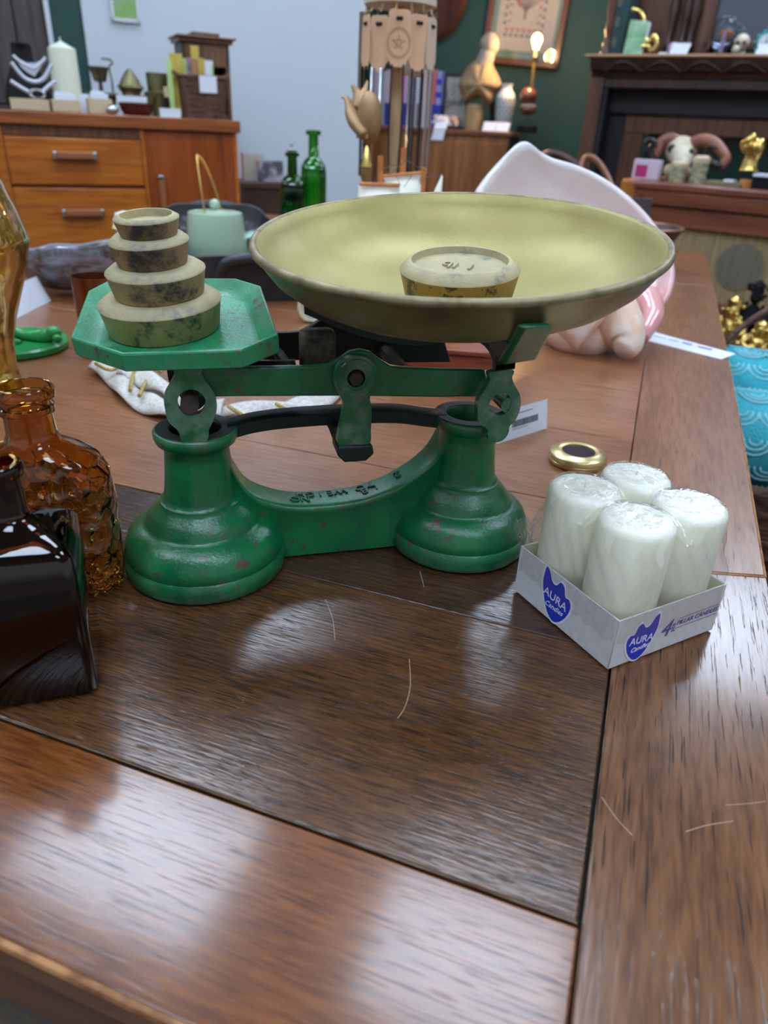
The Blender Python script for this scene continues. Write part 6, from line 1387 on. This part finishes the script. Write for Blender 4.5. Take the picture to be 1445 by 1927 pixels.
# gold fist
o = onrt(1411, .05); fi = thing('gold_hand', 'gold clenched hand sculpture standing on a stub of forearm', 'sculpture', o, aR)
def gl_(px, py, off=.05): p = onr(px, py, off) - o; return Vector((p.dot(RD), p.dot(RN), p.z))
MB().tube([(0, 0, 0), (0, 0, .025)], .022, 20).build('round_plinth', m_mast, fi); mb = MB()
mb.tube(smoothpath([gl_(1408, 322), gl_(1412, 305), gl_(1418, 290), gl_(1420, 276), gl_(1422, 264)], 4), [.030, .027, .025, .024, .023, .022, .022, .023, .025, .028, .030, .031, .031, .030, .029, .027, .024], 16)
for i in range(4): a0 = gl_(1409 + i * 8.5, 272 - 3 * (i == 1) + i * .5); mb.tube(smoothpath([a0 + Vector((0, 0, .004)), a0 + Vector((0, -.022, .010)), a0 + Vector((0, -.034, -.006)), a0 + Vector((.002, -.026, -.022))], 4), [.010] * 7 + [.009] * 6, 10)
mb.tube(smoothpath([gl_(1402, 282), gl_(1402, 272) + Vector((0, -.02, 0)), gl_(1412, 266) + Vector((0, -.036, 0)), gl_(1426, 256) + Vector((0, -.03, 0))], 4), [.011] * 13, 10); mb.build('clenched_hand', m_gold, fi, ang=180)

# ================================================================== bowl, box and chair beyond the shell
m_dbowl = mat('dark_wood_bowl', (66, 46, 40), .35); bo_ = dep(1203, 425, 1.80); t = thing('copper_rimmed_bowl', 'dark wooden bowl with copper rim on the far end of the table', 'bowl', (bo_.x, bo_.y, TT)); hb = bo_.z - TT
MB().lathe([(0, 0), (.05, 0), (.055, .01), (.075, hb * .5), (.108, hb), (.104, hb), (.07, hb * .5), (0, .014)], 48).build('bowl_wall', m_dbowl, t); MB().tube([(.107 * cos(k * pi / 24), .107 * sin(k * pi / 24), hb) for k in range(48)], .003, 8, closed=True).build('copper_rim', mat('copper_rim', (176, 120, 100), .3, .8), t)
p = dep(1206, 372, 1.66); t = thing('dark_sign_holder', 'dark blank sign block on a stand peeping out behind the conch shell', 'sign holder', (p.x, p.y, TT), radians(0)); hh = p.z - TT
MB().bx(-.026, .026, -.006, .006, hh - .075, hh).build('dark_panel', mat('dark_mauve_panel', (70, 58, 62), .5), t, bev=.001); MB().bx(-.006, .006, -.004, .004, hh, hh + .008).build('top_clip', m_cop, t); MB().bx(-.004, .004, -.004, .004, 0, hh - .074).bx(-.03, .03, -.03, .03, 0, .004).build('stand', m_vel, t)
m_bent = mat('bent_beech', (160, 108, 78), .35, col2=(136, 88, 62), nscale=12, coat=.4); pc_ = dep(1095, 330, 2.95); t = thing('bentwood_chair', 'bentwood chair behind the table, its curved back showing over the conch', 'chair', (pc_.x, pc_.y, 0), radians(0))
P2 = lambda px, py, d: (dep(px, py, d) - Vector((pc_.x, pc_.y, 0)))
MB().tube(smoothpath([P2(1088, 345, 2.8), P2(1096, 303, 2.8), P2(1112, 297, 2.8), P2(1130, 312, 2.78), P2(1148, 345, 2.75), P2(1162, 400, 2.72)], 6), .010, 10, flat=1.8).build('arm_hoop', m_bent, t, ang=180)
MB().tube(smoothpath([P2(1000, 320, 3.0), P2(1025, 292, 3.02), P2(1055, 293, 3.02), P2(1085, 312, 3.0), P2(1100, 345, 2.98), P2(1105, 420, 2.95)], 6), .016, 10).build('back_hoop', m_dkw, t, ang=180)
MB().lathe([(0, .43), (.20, .43), (.21, .44), (.20, .455), (0, .455)], 36).build('seat', m_bent, t)
for a in (-.15, .15):
    for b_ in (-.15, .15): MB().tube([(a * 1.15, b_ * 1.15, 0), (a, b_, .43)], .014, 10).build('leg', m_bent, t)
a_ = P2(1162, 400, 2.72); MB().tube([a_, (.17, -.1, .44)], .010, 8).build('arm_stump', m_bent, t); a_ = P2(1000, 320, 3.0); MB().tube([a_, (-.17, .12, .44)], .014, 8).tube([P2(1105, 420, 2.95), (.12, .15, .44)], .014, 8).build('back_post', m_dkw, t)

# ================================================================== right of the table: basket with towels, gilt figures on a low stand
m_tow = mat('turquoise_fleece', (64, 176, 190), .9, b=(260, .9, .004)); m_tow2 = mat('pale_blue_fleece_arcs', (150, 208, 218), .95, b=(260, .9, .004)); m_fringe = mat('teal_fringe', (40, 160, 160), .9)
LZ = .42; bq = onz(1432, 900, LZ + .13); stp = Vector((bq.x + .10, bq.y + .16, 0)); st_ = thing('low_stool', 'dark low wooden stand under the basket right of the table', 'stand', stp, 0)
MB().bx(-.21, .21, -.25, .25, LZ - .03, LZ).build('top', m_dkw, st_, bev=.003)
for a in (-.18, .18):
    for b_ in (-.22, .22): MB().bx(a - .02, a + .02, b_ - .02, b_ + .02, 0, LZ - .03).build('leg', m_dkw, st_)
bkc = Vector((stp.x, stp.y, LZ)); bsk = thing('handled_basket', 'dark wicker basket with a tall handle right of the table', 'basket', bkc, radians(0))
mb = MB()
for j in range(9):
    z = .01 + j * .0145; s_ = .88 + .015 * j; mb.tube([(x * s_, y * s_ + .003 * (1 if (i + j) % 2 else -1), z) for i, (x, y) in enumerate(rrect(.20, .24, .10, 6))], .0085, 6, closed=True)
mb.bx(-.15, .15, -.19, .19, 0, .006); mb.build('woven_wall', m_wick2, bsk, ang=60)
MB().tube([(x, y, .138) for x, y in rrect(.205, .245, .10, 8)], .011, 8, closed=True).build('rim', m_wick2, bsk)
MB().tube(smoothpath([(-.20, .12, .13), (-.19, .14, .26), (-.10, .17, .36), (.03, .19, .40), (.14, .20, .34), (.20, .20, .14)], 8), .013, 8, flat=.5).build('handle', m_wick2, bsk)
def towel(label, c, r, ln, rot):
    t = thing('rolled_towel', label, 'blanket', c, rot, 'turquoise fleece rolls in the basket'); mb = MB(); mb.grid(lambda u, v: (ln * (v - .5), r * (1 + .05 * sin(6 * pi * u)) * cos(2 * pi * u), r * .9 * (1 + .04 * sin(5 * pi * v)) * sin(2 * pi * u)), 36, 14, cu=True)
    mb.ell((ln / 2, 0, 0), (.02, r * .97, r * .87)); mb.ell((-ln / 2, 0, 0), (.02, r * .97, r * .87)); mb.build('rolled_fleece', m_tow, t, ang=180)
    ar = MB()
    for i in range(-3, 4):
        for j in range(-1, 8):
            for q_ in (.010, .019, .028):
                cx_, a_c = i * .055 + (.027 if j % 2 else 0), j * .55; pts = []
                for k in range(9):
                    an = pi * k / 8; xx = cx_ + q_ * cos(an); aa = a_c + (q_ * sin(an)) / r
                    if abs(xx) < ln / 2: pts.append((xx, r * 1.03 * cos(aa), r * .93 * sin(aa)))
                if len(pts) > 2: ar.tube(pts, .0022, 5)
    ar.build('pale_arcs', m_tow2, t, ang=180)
    fr = MB(); rn_ = random.Random(5)
    for k in range(60): a = rn_.uniform(.2, 2.9); x = ln / 2 - .01 + rn_.uniform(-.01, .01); p = Vector((x, r * cos(a), r * .9 * sin(a))); fr.tube([p, p + Vector((rn_.uniform(.0, .03), rn_.uniform(-.02, .02), rn_.uniform(.005, .03)))], .0022, 4)
    fr.build('fringe', m_fringe, t, ang=180); return t
zt2 = LZ + .13
towel('turquoise fleece blanket roll with pale arc pattern, front one in the basket', (bkc.x + .0, bkc.y - .095, zt2 + .045), .090, .36, radians(4))
towel('turquoise fleece blanket roll with teal fringe, rear one in the basket', (bkc.x + .0, bkc.y + .085, zt2 + .075), .085, .36, radians(-3))
# gilt figures on a floor-standing case behind the basket
GZ = .50; gp = onz(1400, 680, GZ); dc = thing('display_case', 'dark low display case carrying the gold figures, behind the basket', 'stand', (gp.x + .08, gp.y + .12, 0), 0)
MB().bx(-.20, .30, -.13, .20, 0, GZ).build('case_body', m_dkw, dc, bev=.003)
def figure(label, x, y, h, m1, m2, seed):
    t = thing('gilt_figure', label, 'figurine', (x, y, GZ), 0, 'gold and black figures right of the table'); rn_ = random.Random(seed)
    MB().lathe([(0, 0), (.030, 0), (.032, .01), (.022, .018), (.026, .03), (.018, .04), (0, .04)], 20).build('pedestal', m2, t); mb = MB()
    mb.ell((0, 0, h * .42), (.026, .022, h * .22), 16, 12); mb.ell((0, -.004, h * .74), (.018, .018, .022), 14, 10); mb.lathe([(.020, h * .80), (.016, h * .86), (.022, h * .90), (.012, h * .95), (0, h)], 10)
    for s_ in (-1, 1): mb.tube(smoothpath([(s_ * .020, 0, h * .58), (s_ * .042, -.012, h * .48), (s_ * .030, -.030, h * .38), (s_ * .008, -.034, h * .44)], 4), .008, 8); mb.tube([(s_ * .012, 0, h * .25), (s_ * .016, -.01, .03)], .010, 8)
    for _ in range(26): a = rn_.uniform(0, 2 * pi); z = rn_.uniform(.05, h * .9); mb.ell((.027 * cos(a), .025 * sin(a), z), .006, 8, 6)
    mb.build('figure_body', m1, t, ang=180)
figure('gold figure with crown, leftmost of the gilt figures behind the basket', gp.x - .06, gp.y + .06, .17, m_gold, m_vel, 1)
figure('black figure with gold foot among the gilt figures', gp.x + .01, gp.y + .20, .20, m_vel, m_gold, 2)
figure('gold figure at the right edge of the photo, tallest of the gilt figures', gp.x + .10, gp.y + .10, .21, m_gold, m_vel, 3)
figure('small gold figure in front of the crowned one, behind the basket handle', gp.x + .02, gp.y - .0, .12, m_gold, m_obr, 4)
figure('small black figure beside the basket handle', gp.x + .09, gp.y - .01, .11, m_vel, m_gold, 5)
bpy.context.view_layer.update()
